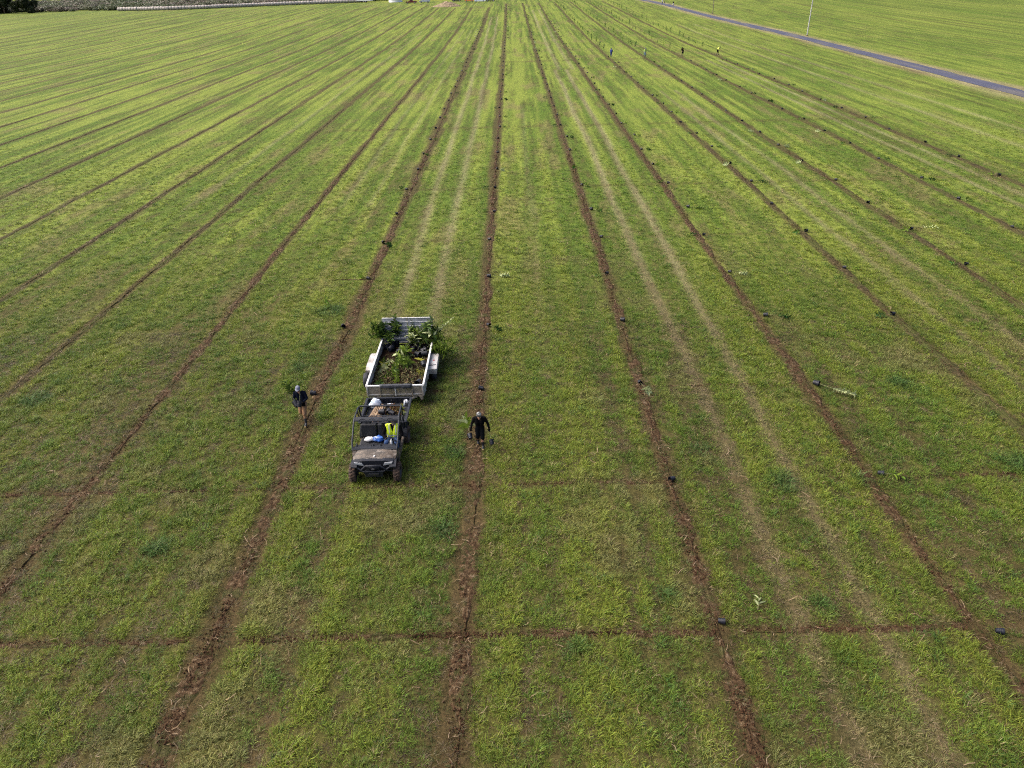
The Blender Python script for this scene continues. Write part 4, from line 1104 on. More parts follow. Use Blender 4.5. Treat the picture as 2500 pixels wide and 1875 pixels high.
load('long feathery green branch lying along the middle of the trailer bed', (-5.86, 30.45, .80), (-5.60, 28.72, .74), pot=False, nleaf=40, kinds=['bright', 'bright', 'mid'], t0=.02, seed=19, flat=True, bend=.02, lsize=.62, spread=.9)
load('green leafy branch heaped left of the long feathery branch', (-5.70, 30.55, .70), (-6.25, 29.1, .72), pot=False, nleaf=26, kinds=['mid', 'dark', 'bright'], t0=.05, seed=20, branches=3, lsize=.9)
load('dull green branch lying at the front right of the trailer bed', (-4.75, 30.0, .70), (-4.45, 29.3, .74), pot=False, nleaf=16, kinds=['yellow', 'mid'], t0=.05, seed=21, branches=2, lsize=.7)
load('dark green branch in the front left corner of the trailer', (-6.45, 29.4, .66), (-6.2, 28.3, .70), pot=False, nleaf=18, kinds=['dark', 'mid'], t0=.05, seed=22, branches=2, lsize=.9)
load('leafy sapling drooping over the right wall near the fender', (-4.8, 31.6, ZF+.2), (-3.6, 31.15, 1.15), nleaf=26, kinds=['mid', 'bright'], t0=.25, seed=23, branches=3, bend=.2, group=G1)
load('bright sapling in the middle of the heap before the ramp', (-5.2, 32.0, ZF+.05), (-4.95, 32.5, 1.6), nleaf=26, kinds=['mid', 'bright', 'pale'], t0=.15, seed=24, branches=4, group=G1)
load('sapling bending back across the ramp from the right cluster', (-4.9, 32.3, ZF+.05), (-5.25, 32.85, 1.5), nleaf=22, kinds=['mid', 'dark'], t0=.2, seed=25, branches=3, group=G1)
load('bushy sapling low in the right rear corner of the trailer', (-4.45, 32.2, ZF+.05), (-4.0, 32.6, 1.6), nleaf=26, kinds=['dark', 'mid', 'pale'], t0=.15, seed=26, branches=4, group=G1)
load('green branch lying across the middle of the trailer bed', (-5.0, 31.2, .78), (-5.9, 31.1, .85), pot=False, nleaf=22, kinds=['mid', 'bright', 'pale'], t0=.05, seed=27, branches=3)
load('bright sapling leaning forward from the centre of the trailer', (-5.35, 31.3, ZF+.1), (-5.45, 30.2, 1.0), nleaf=22, kinds=['bright', 'mid'], t0=.2, seed=28, branches=3, group=G1)
load('leafy cutting lying along the left wall of the trailer', (-6.5, 31.2, .72), (-6.45, 30.0, .74), pot=False, nleaf=18, kinds=['mid', 'dark', 'yellow'], t0=.05, seed=29, branches=2)
load('leafy frond hanging far out over the right rear corner of the trailer', (-4.5, 32.2, 1.0), (-3.35, 31.9, 1.25), pot=False, nleaf=24, kinds=['mid', 'bright'], t0=.1, seed=71, flat=True, bend=.1)
load('leafy frond drooping outside the right wall of the trailer', (-4.4, 31.9, 1.05), (-3.5, 31.7, .75), pot=False, nleaf=22, kinds=['mid', 'dark'], t0=.1, seed=72, flat=True, bend=.15)
load('dark frond reaching out left past the ramp', (-6.5, 32.6, 1.15), (-7.35, 33.1, 1.75), pot=False, nleaf=20, kinds=['dark', 'mid'], t0=.15, seed=73, bend=.1)
load('pale frond among the saplings right of the centre of the ramp', (-5.0, 32.2, .9), (-4.55, 32.75, 1.75), pot=False, nleaf=18, kinds=['pale', 'mid'], t0=.15, seed=74, spread=.6)
bl = link('fallen_leaf', LOBED['yellow'], None, (-4.98, 30.84, .82), pointing((0, .25, 1), Vector((.62, -.45, 0))))
bl.scale = (1.6, 1.6, 1.6); tag(bl, 'large yellow green lobed leaf by the right wall of the trailer', 'leaf')

# ------------------------------------------------------------------ load of the utility vehicle bed
def crumple(name, label, cat, mt, c, size, seed, jit=.5, n=16):
    r = random.Random(seed); mb = MB(); mb.ball((0, 0, 0), 1.0, n, sc=(1, 1, 1))
    vs2 = []
    for p in mb.v:
        k = 1+jit*(vnoise(p[0]*2.3+seed, p[1]*2.3+p[2]*1.7)-.5)+jit*.5*(vnoise(p[0]*5+seed, p[2]*5+p[1]*3)-.5)
        vs2.append((p[0]*size[0]*k, p[1]*size[1]*k, max(-.55, p[2])*size[2]*k))
    mb.v = [tuple(float(q) for q in p) for p in vs2]
    o = mb.build(name, mt, None, c); return tag(o, label, cat)
BZ = .885
crumple('plastic_bag', 'white and pale blue plastic bag at the back left of the vehicle bed', 'bag', M_bag, (-6.12, 26.33, BZ+.16), (.24, .20, .25), 3)
crumple('cloth_cap', 'white cap lying on the front seat of the vehicle', 'cap', M_cloth_white, (-5.96, 23.86, .90), (.20, .14, .10), 5, .3)
crumple('plastic_bag', 'blue and white plastic bag on the middle of the front seat', 'bag', M_bag_blue, (-5.58, 23.84, .92), (.26, .15, .13), 7)
rr_ = random.Random(3)
for k in range(26):
    u = k/25; lay = k % 3
    x0 = -6.24+.46*u+rr_.uniform(-.02, .02); fan = (u-.5)*.22+rr_.uniform(-.08, .08)
    L = rr_.uniform(1.0, 1.25)
    st = MB().box((0, 0, 0), (.032, L, .028), bev=.004)
    o = st.build('wooden_stake', M_stake, None, (x0+.05, 25.72+rr_.uniform(-.08, .08), BZ+.03+.032*lay+rr_.uniform(0, .01)), (R(rr_.uniform(-2, 2))+.03*lay, 0, -.12+fan))
    tag(o, 'brown wooden stake in the bundle lying in the vehicle bed', 'stake', 'bundle of stakes in the vehicle bed')
loose_pot('black pot lying across the wooden stakes in the vehicle bed', (-5.86, 25.57, BZ+.22), lying(.05), None, .95)
loose_pot('black pot with its open end towards the camera in the vehicle bed', (-5.47, 25.86, BZ+.13), lying(-1.45), None, .95)
loose_pot('black pot tipped over behind the headrest in the vehicle bed', (-5.20, 25.55, BZ+.13), lying(2.6), None, .9)
# leaf and straw rubbish in the bed
lt = MB(); rr_ = random.Random(31)
for k in range(340):
    x = rr_.triangular(-5.70, -4.86, -5.3); y = rr_.triangular(25.0, 26.5, 26.0)
    v, f = leaf_shape(rr_.uniform(.06, .16), rr_.uniform(.012, .05), seg=2, droop=rr_.uniform(-.4, .5))
    E3 = Euler((rr_.uniform(-.8, .8), rr_.uniform(-.8, .8), rr_.uniform(0, 6.28))).to_matrix()
    lt.add([E3 @ Vector(p)+Vector((x, y, BZ+.01+rr_.random()*.10)) for p in v], f)
me = bpy.data.meshes.new('leaf_litter'); me.from_pydata(lt.v, [], lt.f); me.materials.append(leaf_mat('dry_litter', col=(.19, .14, .06), var=.6, trans=.1)); me.update()
tag(link('leaf_litter', me), 'dry leaves and straw in the back of the vehicle bed', 'leaves', kind='stuff')
load('green cutting with pale leaves in the right of the vehicle bed', (-4.98, 26.25, BZ+.1), (-4.86, 25.55, BZ+.16), pot=False, nleaf=14, kinds=['yellow', 'pale', 'mid'], t0=.05, seed=33, lsize=.7)
def bottle(label, loc, rot, mt, cap):
    t = thing('bottle', label, 'bottle', loc); t.rotation_euler = rot
    MB().lathe([(0, 0), (.034, 0), (.038, .01), (.038, .14), (.030, .17), (.014, .20), (.014, .215)], 12).build('body', mt, t)
    MB().lathe([(.017, .212), (.017, .235), (0, .235)], 10).build('cap', cap, t)
M_clear = mat('cloudy_plastic', (.55, .60, .66), rough=.25, spec=.6)
bottle('clear plastic bottle lying at the back of the vehicle bed', (-5.62, 26.42, BZ+.05), lying(.3), M_clear, M_white)
bottle('pale bottle standing at the right rear corner of the vehicle bed', (-4.90, 26.40, BZ+.0), (0, .2, 0), M_clear, M_white)
bottle('white drink bottle in the holder beside the steering wheel', (-4.98, 23.24, 1.06), (0, 0, 0), M_white, M_white)
crumple('crumpled_paper', 'white crumpled wrapper by the right rear of the vehicle bed', 'wrapper', M_cloth_white, (-4.82, 26.45, BZ+.16), (.10, .08, .09), 9, .8, 12)

# ------------------------------------------------------------------ people
def capsule(mb, p0, r0, p1, r1, n=12, m=4):
    p0, p1 = Vector(p0), Vector(p1); d = p1-p0; L = d.length
    d = d.normalized() if L > 1e-6 else Vector((0, 0, 1))
    a = d.orthogonal().normalized(); b = d.cross(a); rings = []
    for i in range(m): t = -math.pi/2+math.pi/2*(i+.15)/m; rings.append((p0+d*r0*math.sin(t), r0*math.cos(t)))
    rings.append((p0, r0)); rings.append((p1, r1))
    for i in range(m): t = math.pi/2*(i+.85)/m; rings.append((p1+d*r1*math.sin(t), r1*math.cos(t)))
    vs2 = [c+(a*math.cos(2*math.pi*k/n)+b*math.sin(2*math.pi*k/n))*r for c, r in rings for k in range(n)]
    fs2 = [(i*n+k, i*n+(k+1) % n, (i+1)*n+(k+1) % n, (i+1)*n+k) for i in range(len(rings)-1) for k in range(n)]
    fs2 += [tuple(range(n))[::-1], tuple(range((len(rings)-1)*n, len(rings)*n))]
    mb.add(vs2, fs2)
def blob(name, segs, mats, parent, voxel=.014, smooth=2, refine=None):
    """one continuous surface grown round tapered limbs (p0, r0, p1, r1, material)"""
    mb = MB()
    for s in segs: capsule(mb, *s[:4])
    me = bpy.data.meshes.new(name); me.from_pydata(mb.v, [], mb.f)
    o = bpy.data.objects.new(name, me); C.objects.link(o)
    rm = o.modifiers.new('skin', 'REMESH'); rm.mode = 'VOXEL'; rm.voxel_size = voxel
    if smooth:
        sm = o.modifiers.new('smooth', 'SMOOTH'); sm.iterations = smooth; sm.factor = .5
    dg = bpy.context.evaluated_depsgraph_get()
    out = bpy.data.meshes.new_from_object(o.evaluated_get(dg)); out.name = name
    bpy.data.objects.remove(o); bpy.data.meshes.remove(me)
    out.materials.clear()
    for mt in mats: out.materials.append(mt)
    nf = len(out.polygons); cen = np.empty(nf*3, np.float32); out.polygons.foreach_get('center', cen); cen = cen.reshape(-1, 3)
    best = np.full(nf, 1e9); mi = np.zeros(nf, np.int32)
    for p0, r0, p1, r1, m_i in [s[:5] for s in segs]:
        a = np.array(p0); b = np.array(p1); ab = b-a; L2 = max(1e-9, float(ab@ab))
        t = np.clip(((cen-a)@ab)/L2, 0, 1); d = np.linalg.norm(cen-(a+t[:, None]*ab), axis=1)-(r0+(r1-r0)*t)
        k = d < best; best[k] = d[k]; mi[k] = m_i
    if refine is not None: mi = refine(cen, mi)
    out.polygons.foreach_set('material_index', mi.astype(np.int32)); out.polygons.foreach_set('use_smooth', np.ones(nf, bool)); out.update()
    return link(name, out, parent)
def hand_segs(w, d, m, side, curl=.6, inward=(0, 0, 0), s=1.0, across=None):
    """palm, four fingers and a thumb leaving wrist w along d"""
    w = Vector(w); d = Vector(d).normalized()
    ac = Vector(across) if across is not None else Vector((0, 1, 0))
    ac = (ac-d*ac.dot(d)).normalized(); nrm = d.cross(ac)*side
    S = []; pc = w+d*.085*s
    S.append((w, .026*s, w+d*.03*s, .03*s, m))
    for k in range(4):
        o = ac*(k-1.5)*.021*s
        S.append((w+d*.02*s+o*.7, .018*s, pc+o, .0165*s, m))
        L = (.070, .080, .075, .058)[k]*s
        a1 = pc+o; b1 = a1+(d*math.cos(curl*.6)+nrm*math.sin(curl*.6))*L*.5; c1 = b1+(d*math.cos(curl*1.8)+nrm*math.sin(curl*1.8))*L*.55
        S += [(a1, .0115*s, b1, .0105*s, m), (b1, .0105*s, c1, .009*s, m)]
    t0 = w+d*.03*s-ac*.03*s; t1 = t0+(d*.6-ac*.65+nrm*.35).normalized()*.04*s; t2 = t1+(d*.85+nrm*.5).normalized()*.032*s
    S += [(t0, .014*s, t1, .0125*s, m), (t1, .0125*s, t2, .010*s, m)]
    return S
def tup(segs): return [(tuple(s[0]), s[1], tuple(s[2]), s[3], s[4]) for s in segs]
def head_segs(c, pitch, yaw, skin, eye, hair=None):
    """skull, jaw, nose, ears, eyes and lips; pitch > 0 bows the head, face looks along -Y before yaw"""
    Mh = Matrix.Rotation(yaw, 3, 'Z') @ Matrix.Rotation(pitch, 3, 'X')
    c = Vector(c)
    def q(x, y, z): return c+Mh @ Vector((x, y, z))
    S = [(q(0, .012, .035), .083, q(0, .0, .02), .083, skin), (q(0, -.025, -.02), .068, q(0, -.035, -.075), .05, skin), (q(0, .03, .03), .085, q(0, .045, .01), .075, hair if hair is not None else skin),
         (q(0, -.088, .005), .012, q(0, -.108, -.030), .017, skin), (q(-.02, -.085, -.068), .010, q(.02, -.085, -.068), .010, skin)]
    for s in (-1, 1):
        S += [(q(s*.082, .01, .012), .016, q(s*.086, .012, -.02), .012, skin), (q(s*.032, -.080, .008), .011, q(s*.034, -.080, .008), .011, eye)]
    return S, q
def cap_part(parent, q, mt, brim=True, name='cap'):
    mb = MB(); n = 20; vs2 = []; rings = 6
    for j in range(rings+1):
        th = math.pi/2*j/rings
        for k in range(n):
            a = 2*math.pi*k/n
            vs2.append(q(.102*math.cos(a)*math.cos(th)*1.0, .018+.112*math.sin(a)*math.cos(th), .045+.092*math.sin(th)))
    mb.add(vs2, [(j*n+k, j*n+(k+1) % n, (j+1)*n+(k+1) % n, (j+1)*n+k) for j in range(rings) for k in range(n)], 0, True)
    if brim:
        b = []
        for j in range(4):
            for k in range(9):
                a = math.pi*(1.12+.76*k/8); rr2 = 1+.22*j
                b.append(q(.102*math.cos(a)*min(1.08, rr2), .018+.112*math.sin(a)*rr2*1.02, .046-.012*j))
        mb.add(b, [(j*9+k, j*9+k+1, (j+1)*9+k+1, (j+1)*9+k) for j in range(3) for k in range(8)], 0, True)
    return mb.build(name, mt, parent)

def person(label, loc, pose, mats, rz=0, voxel=.014, group=None, hands=True, cap=None, brim=True, hair=None):
    """pose holds joints in local metres, the figure facing -Y"""
    t = thing('person', label, 'person', loc, rz, group)
    P_ = {k: Vector(v) for k, v in pose.items() if k not in ('head_pitch', 'head_yaw')}
    SH, TR, LO, BT, SL, SK, EY, HR, GL = range(9)    # shirt, trousers, lower leg, boot, sole, skin, eye, hair, glove
    S = []
    hip, ch, nk = P_['hip'], P_['chest'], P_['neck']
    bk = 1.14
    for s in (-1, 1):
        S += [(hip+Vector((s*.075, 0, 0)), .115, hip+Vector((s*.07, 0, .10)), .108, TR), (hip+Vector((s*.065, 0, .12)), .108, ch+Vector((s*.09, .0, -.06)), .116, SH),
              (ch+Vector((s*.085, 0, -.05)), .116, ch+Vector((s*.11, 0, .10)), .100, SH)]
        k = 'l' if s < 0 else 'r'
        sh, el, wr = P_['sho_'+k], P_['elb_'+k], P_['wri_'+k]
        S += [(nk+Vector((s*.02, 0, -.05)), .055, sh, .068, SH), (sh, .074, el, .058, SH), (el, .058, el.lerp(wr, .85), .044, SH), (el.lerp(wr, .85), .034, wr, .030, GL)]
        kn, an, toe, hp = P_['kne_'+k], P_['ank_'+k], P_['toe_'+k], hip+Vector((s*.09, 0, -.02))
        S += [(hp, .108, kn, .090, TR), (kn, .070, kn.lerp(an, .5), .060, LO), (kn.lerp(an, .45), .062, an, .052, BT), (an, .055, an.lerp(toe, .35), .055, BT), (an.lerp(toe, .3), .05, toe, .046, BT)]
        dn = Vector((0, 0, -.028)) if 'sole_'+k not in P_ else P_['sole_'+k]
        S += [(an+dn*1.1, .036, toe+dn*.6, .034, SL), (toe+(toe-an).normalized()*.03+dn*.3, .034, toe+(toe-an).normalized()*.03, .036, SL)]
        if hands:
            hd = P_.get('hand_'+k, (wr-el).normalized())
            S += hand_segs(wr, hd, GL, s, curl=.9, across=(1, 0, 0) if abs(Vector(hd).normalized().x) < .7 else (0, 1, 0))
        else: S += [(wr, .032, wr+(wr-el).normalized()*.08, .036, GL)]
    S += [(nk+Vector((0, 0, -.06)), .06, P_['head']+Vector((0, .02, -.05)), .052, SK)]
    hs, q = head_segs(P_['head'], pose.get('head_pitch', 0), pose.get('head_yaw', 0), SK, EY, HR)
    S += hs
    blob('body', tup(S), mats, t, voxel)
    if cap: cap_part(t, q, cap, brim)
    return t, P_
def mats9(sh, tr, lo, bt, sl, sk=None, gl=None, hr=None): return [sh, tr, lo, bt, sl, sk or M_skin, M_eye, hr or M_hair, gl or M_skin]

# the man in black walking towards the camera with a sapling in each hand
pose = dict(hip=(0, 0, .93), chest=(0, -.05, 1.30), neck=(0, -.09, 1.47), head=(.0, -.16, 1.61), head_pitch=.62,
            sho_l=(-.20, -.06, 1.42), elb_l=(-.30, -.03, 1.16), wri_l=(-.36, -.10, .93), sho_r=(.20, -.06, 1.42), elb_r=(.32, -.02, 1.16), wri_r=(.38, -.10, .93),
            kne_l=(-.10, -.05, .50), ank_l=(-.11, .22, .17), toe_l=(-.11, .12, .05), kne_r=(.10, -.12, .50), ank_r=(.10, -.12, .09), toe_r=(.11, -.29, .055), hand_l=(-.05, -.05, -1), hand_r=(.05, -.1, -1))
pb, _ = person('person in black long sleeves and patterned bandana walking with a sapling in each hand', (-1.60, 24.50, 0), pose, mats9(M_shirt_black, M_short_black, M_skin, M_boot, M_sole, gl=M_shirt_black), cap=M_bandana, brim=False)
def carried(label, pot_c, through, L, seed, **k):
    pot_c = Vector(pot_c); d = Vector(through)-pot_c
    return sapling('potted_sapling', label, pot_c-d.normalized()*.14, pointing(d), L=L, bend=k.pop('bend', .03), seed=seed, single=False, **k)
carried('sapling held in the left of the picture by the person in black, leaves trailing', (-2.00, 24.30, .66), (-2.08, 24.62, .78), 1.10, 41, nleaf=26, kinds=['bright', 'bright', 'mid', 'pale'], t0=.40, scale=.82, bend=.05, lsize=2.1)
carried('sapling held in the right of the picture by the person in black, pot low', (-1.13, 24.10, .52), (-1.20, 24.36, .84), 1.0, 42, nleaf=14, kinds=['mid', 'pale'], t0=.45, scale=.80, bend=.1, lsize=1.5)

# the man on the left carrying saplings against his chest
pose = dict(hip=(.02, 0, .96), chest=(-.02, .03, 1.34), neck=(-.03, .02, 1.52), head=(-.05, -.02, 1.67), head_pitch=.25,
            sho_l=(-.22, .03, 1.46), elb_l=(-.29, -.08, 1.20), wri_l=(-.12, -.25, 1.16), sho_r=(.18, .03, 1.46), elb_r=(.27, -.04, 1.20), wri_r=(.12, -.25, 1.12),
            kne_l=(-.09, -.10, .55), ank_l=(-.10, .28, .42), toe_l=(-.10, .24, .26), kne_r=(.10, -.22, .52), ank_r=(.12, -.32, .10), toe_r=(.13, -.49, .055), hand_l=(.8, -.3, .2), hand_r=(-.8, -.3, .2), sole_l=(0, .03, -.01))
pl_, _ = person('person in dark shirt, grey cap and tan trousers carrying saplings in both arms', (-9.36, 26.68, 0), pose, mats9(M_navy, M_tan, M_tan, M_boot, M_sole), cap=M_greycap)
ap = MB(); ap.box((-.07, -.13, 1.02), (.16, .07, .26), rot=(R(6), 0, R(8)), bev=.03).box((.10, -.14, .98), (.17, .06, .26), rot=(R(6), 0, R(-6)), bev=.03).tube([(-.17, -.02, 1.08), (0, -.13, 1.10), (.17, -.02, 1.08), (.13, .12, 1.08), (-.13, .12, 1.08), (-.17, -.02, 1.08)], .022, 6)
ap.build('tool_pouch', M_short_black, pl_)
carried('sapling carried by the person in tan trousers, leafy top slanting up to the left', (-9.50, 26.36, 1.10), (-9.70, 26.62, 1.30), 1.05, 51, nleaf=24, kinds=['dark', 'dark', 'mid'], t0=.35, bend=-.1, branches=1, lsize=1.5)
carried('sapling carried by the person in tan trousers, tall top rising over the shoulder', (-9.34, 26.32, 1.12), (-9.29, 26.52, 1.44), 1.30, 52, nleaf=20, kinds=['mid', 'bright', 'dark'], t0=.4, bend=.05, lsize=1.6)

# the driver in the hi-vis vest
pose = dict(hip=(0, .02, .86), chest=(.02, -.02, 1.20), neck=(.05, -.01, 1.39), head=(.09, -.03, 1.535), head_pitch=.25, head_yaw=.15,
            sho_l=(-.18, -.02, 1.33), elb_l=(-.30, -.14, 1.06), wri_l=(-.14, -.40, .98), sho_r=(.24, -.02, 1.33), elb_r=(.33, -.12, 1.06), wri_r=(.20, -.40, .98),
            kne_l=(-.15, -.46, .94), ank_l=(-.16, -.62, .56), toe_l=(-.16, -.78, .54), kne_r=(.19, -.46, .94), ank_r=(.20, -.62, .56), toe_r=(.20, -.78, .54), hand_l=(.4, -.8, .1), hand_r=(-.3, -.8, .1))
dr, DP = person('person in yellow hi-vis vest and jeans sitting at the steering wheel', (-5.02, 23.88, -.02), pose, mats9(M_shirt_black, M_jeans, M_jeans, M_boot, M_sole, gl=M_shirt_black), cap=M_camo)
dr.scale = (1.2, 1.1, 1.14)
def vest_refine(c, mi):
    mi = mi*0
    z = c[:, 2]; x = c[:, 0]; y = c[:, 1]
    mi[(z > .98) & (z < 1.025)] = 1
    mi[(np.abs(np.abs(x-.03)-.105) < .012) & (z > 1.10) & (y < 0)] = 1
    v = (y < -.02) & (np.abs(x-.03) < (z-1.14)*.26) & (z > 1.14)
    mi[v] = 2
    return mi
VS = []
for s in (-1, 1):
    VS += [((s*.075, .01, .92), .125, (.02+s*.09, -.02, 1.15), .132, 0), ((.02+s*.09, -.02, 1.15), .132, (.02+s*.11, -.02, 1.30), .115, 0), ((.05+s*.05, -.01, 1.36), .07, (.03+s*.17, -.02, 1.35), .082, 0)]
blob('vest', VS, [M_vest, M_reflect, M_shirt_black], dr, .014, 2, vest_refine)

# far workers bending over the rows
def far_person(label, loc, mats, rz, bend=.5, cap=None, lean=0, group='workers far off on the right hand rows'):
    b = bend
    pose = dict(hip=(0, .08*b*2, .92), chest=(0, -.16*b*2, 1.26-.08*b), neck=(0, -.26*b*2, 1.42-.14*b), head=(0, -.34*b*2-.03, 1.55-.20*b), head_pitch=.3+.6*b,
                sho_l=(-.19, -.22*b*2, 1.36-.12*b), elb_l=(-.25, -.30*b*2, 1.10-.12*b), wri_l=(-.14, -.34*b*2-.16, .92-.12*b), sho_r=(.19, -.22*b*2, 1.36-.12*b), elb_r=(.25, -.30*b*2, 1.10-.12*b), wri_r=(.10, -.34*b*2-.18, .90-.12*b),
                kne_l=(-.11, .02, .50), ank_l=(-.13, .14, .09), toe_l=(-.15, -.02, .055), kne_r=(.11, -.06, .50), ank_r=(.13, -.08, .09), toe_r=(.15, -.26, .055))
    t_ = person(label, loc, pose, mats, rz, .028, group, hands=False, cap=cap); t_[0].scale = (1.08,)*3; return t_
def zT(y): return float(T(y))
f1, _ = far_person('far person in blue overalls, leftmost of the four working in line', (21.3, 168.9, zT(168.9)), mats9(M_bluecloth, M_bluecloth, M_bluecloth, M_boot, M_boot), 2.9, .35, M_bluecloth)
f2, _ = far_person('far person in yellow vest and light jeans, second from the left in the line', (28.25, 167.3, 0), mats9(mat('pale_vest', (.42, .55, .14), rough=.8), mat('light_jeans', (.16, .25, .33), rough=.9), mat('light_jeans', (.16, .25, .33), rough=.9), M_boot, M_boot), .4, .15, M_greycap)
f3, _ = far_person('far person all in black, third from the left in the line', (36.4, 168.2, 0), mats9(M_shirt_black, M_short_black, M_short_black, M_boot, M_boot), -.5, .6, M_shirt_black)
f4, _ = far_person('far person in bright yellow jacket and black trousers, rightmost in the line', (43.8, 168.0, 0), mats9(mat('yellow_jacket', (.60, .68, .12), rough=.7), M_short_black, M_short_black, M_boot, M_boot), .8, .5, M_hair)
sp = thing('shovel', 'dark shovel standing beside the far person in blue', 'shovel', (20.75, 168.9, 0))
MB().tube([(0, 0, .2), (.05, .1, 1.15)], .02, 6).build('handle', M_stem_brown, sp); MB().box((0, 0, .14), (.20, .02, .26), bev=.005).build('blade', M_black, sp)
far_person('far person in black top and pale trousers standing on the road', (66.8, 333.9, zT(333.9)), mats9(M_shirt_black, M_cloth_white, M_skin, M_boot, M_boot), .3, .05, M_hair, group='people far off on the road')
far_person('far person in pale top and grey trousers on the road, left one', (64.6, 346.7, zT(346.7)), mats9(M_cloth_white, M_greycap, M_greycap, M_boot, M_boot), .3, .05, M_hair, group='people far off on the road')
# ------------------------------------------------------------------ saplings laid out along the rows, one at each planting hole
ORD = ['first', 'second', 'third', 'fourth', 'fifth', 'sixth', 'seventh', 'eighth', 'ninth', 'tenth', 'eleventh', 'twelfth', 'thirteenth', 'fourteenth', 'fifteenth', 'sixteenth', 'seventeenth', 'eighteenth', 'nineteenth', 'twentieth']
def ordinal(n):
    if n <= 20: return ORD[n-1]
    return '%d%s' % (n, 'th' if 10 < n % 100 < 14 else {1: 'st', 2: 'nd', 3: 'rd'}.get(n % 10, 'th'))
ROWNAME = {-1: 'row left of the trailer', 0: 'row of the person in black', 1: 'row right of the person in black', 2: 'second row from the person in black',
           3: 'fourth row from the right', 4: 'third row from the right', 5: 'second row from the right', 6: 'rightmost row'}
VARIANT = []
def variant(i):
    """a few saplings whose meshes the far copies share"""
    rnd = random.Random(700+i); L = (1.0, 1.25, .8, 1.1, .9, 1.35)[i]; kind = ('mid', 'dark', 'bright', 'mid', 'dark', 'pale')[i]
    pts = stem_path(L, .02, rnd); st = MB().tube(pts, [.010*(1-.5*k/8) for k in range(9)], 5).mesh('stem', M_stem)
    mb = MB()
    for p, M3, s in leaf_frames(pts, (10, 14, 7, 12, 8, 15)[i], .45, .75, rnd):
        v, f = leaf_shape(.34*s, .15*s, seg=3, droop=rnd.uniform(.05, .35)); mb.add([M3 @ Vector(q)+p for q in v], f, 0, True)
    me = bpy.data.meshes.new('foliage'); me.from_pydata(mb.v, [], mb.f); me.materials.append({'dark': M_leaf_dark, 'mid': M_leaf_mid, 'bright': M_leaf_bright, 'pale': M_leaf_pale}[kind]); me.update()
    return st, me
VARIANT = [variant(i) for i in range(6)]
def row_sapling(label, loc, rot, i, group, scale=1.0, bare=False):
    t = thing('potted_sapling', label, 'sapling', loc, 0, group); t.rotation_euler = rot; t.scale = (scale,)*3
    link('pot', POT, t)
    if not bare: link('stem', VARIANT[i][0], t); link('foliage', VARIANT[i][1], t)
    return t
START = {-1: 2, 0: 2, 1: 0, 2: 0, 3: 3, 4: 4, 5: 5, 6: 6}
STOP = {-1: 300, 0: 378, 1: 380, 2: 380, 3: 164, 4: 164, 5: 164, 6: 164}
SPECIAL = {(1, 0): ('v', -.25, 1, True), (1, 1): ('v', 3.6, 2, True), (1, 2): ('v', -1.35, 5, False), (2, 0): ('v', -.3, 0, True), (2, 1): ('v', -.42, 2, False), (2, 2): ('v', -.60, 5, False), (2, 3): ('v', -.42, 1, False),
           (1, 6): ('v', -.75, 3, False), (1, 4): ('v', 3.7, 0, False), (3, 3): ('v', 3.4, 1, False), (2, 4): ('v', -.6, 5, False), (0, 2): ('v', 2.8, 0, True), (-1, 2): ('v', 3.0, 0, True), (0, 3): ('v', -.9, 1, False)}
rp2 = random.Random(77)
for kk in range(-1, 7):
    cnt = 0
    for n, py in enumerate(PY):
        if n < START[kk] or py > STOP[kk]: continue
        x = float(row_x(kk, py))+(.35 if kk in (1, 2, 3, 4, 5, 6) and n > 2 and rp2.random() < .4 else .06)+rp2.uniform(-.12, .16)
        y = py+rp2.uniform(-.3, .3)
        if kk == 2: x += .35
        if kk == -1: x -= .35
        if abs(x) > frame_half(y)-5.5: continue
        cnt += 1
        if (kk, n) == (2, 2):
            sapling('potted_sapling', 'black pot with long pale leafy sapling lying to the right of it', (13.60, 28.92, .14), lying(R(-43), .05), L=1.65, bend=.0, nleaf=30, kind='pale', t0=.42, seed=66, single=False, flat=True, lsize=1.25, group='pots laid out along the planting rows')
            continue
        _, az, vi, bare = SPECIAL.get((kk, n), ('v', rp2.choice([-.4, -.7, -.2, 3.3, 3.7, -1.2, 2.7])+rp2.uniform(-.4, .4), rp2.randrange(6), rp2.random() < .25))
        sc = rp2.uniform(.74, .92)
        d = Vector((math.cos(az), math.sin(az), 0))
        lab = 'black pot%s, %s, %s from the front' % ('' if bare else ', fallen sapling', ROWNAME[kk], ordinal(cnt))
        row_sapling(lab, (x-d.x*.13, y-d.y*.13, zT(y)+.125*sc), lying(az, .07, rp2.uniform(-.5, .5) if vi != 5 else 0), vi, 'pots laid out along the planting rows', sc, bare)
# extra leafy cuttings lying on the grass
sapling('cut_branch', 'green leafy branch lying left of the person in black', (-2.15, 28.45, .06), lying(R(232), 0), L=1.45, bend=0, nleaf=24, kind='mid', t0=.1, seed=61, pot=False, single=False, flat=True, lsize=.9)
sapling('cut_branch', 'dark leafy branch lying left of the third row in the right half', (19.5, 34.9, .06), lying(R(185), 0), L=.95, bend=0, nleaf=16, kind='dark', t0=.1, seed=62, pot=False, flat=True)
sapling('cut_branch', 'bright leafy branch lying in the grass left of the row beside the trailer', (-11.0, 38.6, .08), lying(R(105), .1), L=1.5, bend=0, nleaf=18, kind='bright', t0=.1, seed=63, pot=False)
sapling('cut_branch', 'pale small seedling lying in the grass near the front right pot', (7.07, 15.5, .05), lying(R(70), .2), L=.42, bend=0, nleaf=6, kind='pale', t0=.3, seed=64, pot=False)
sapling('cut_branch', 'pale leafy branch lying right of the second row at middle distance', (29.4, 51.1, .06), lying(R(-10), 0), L=1.2, bend=0, nleaf=16, kind='pale', t0=.1, seed=65, pot=False)

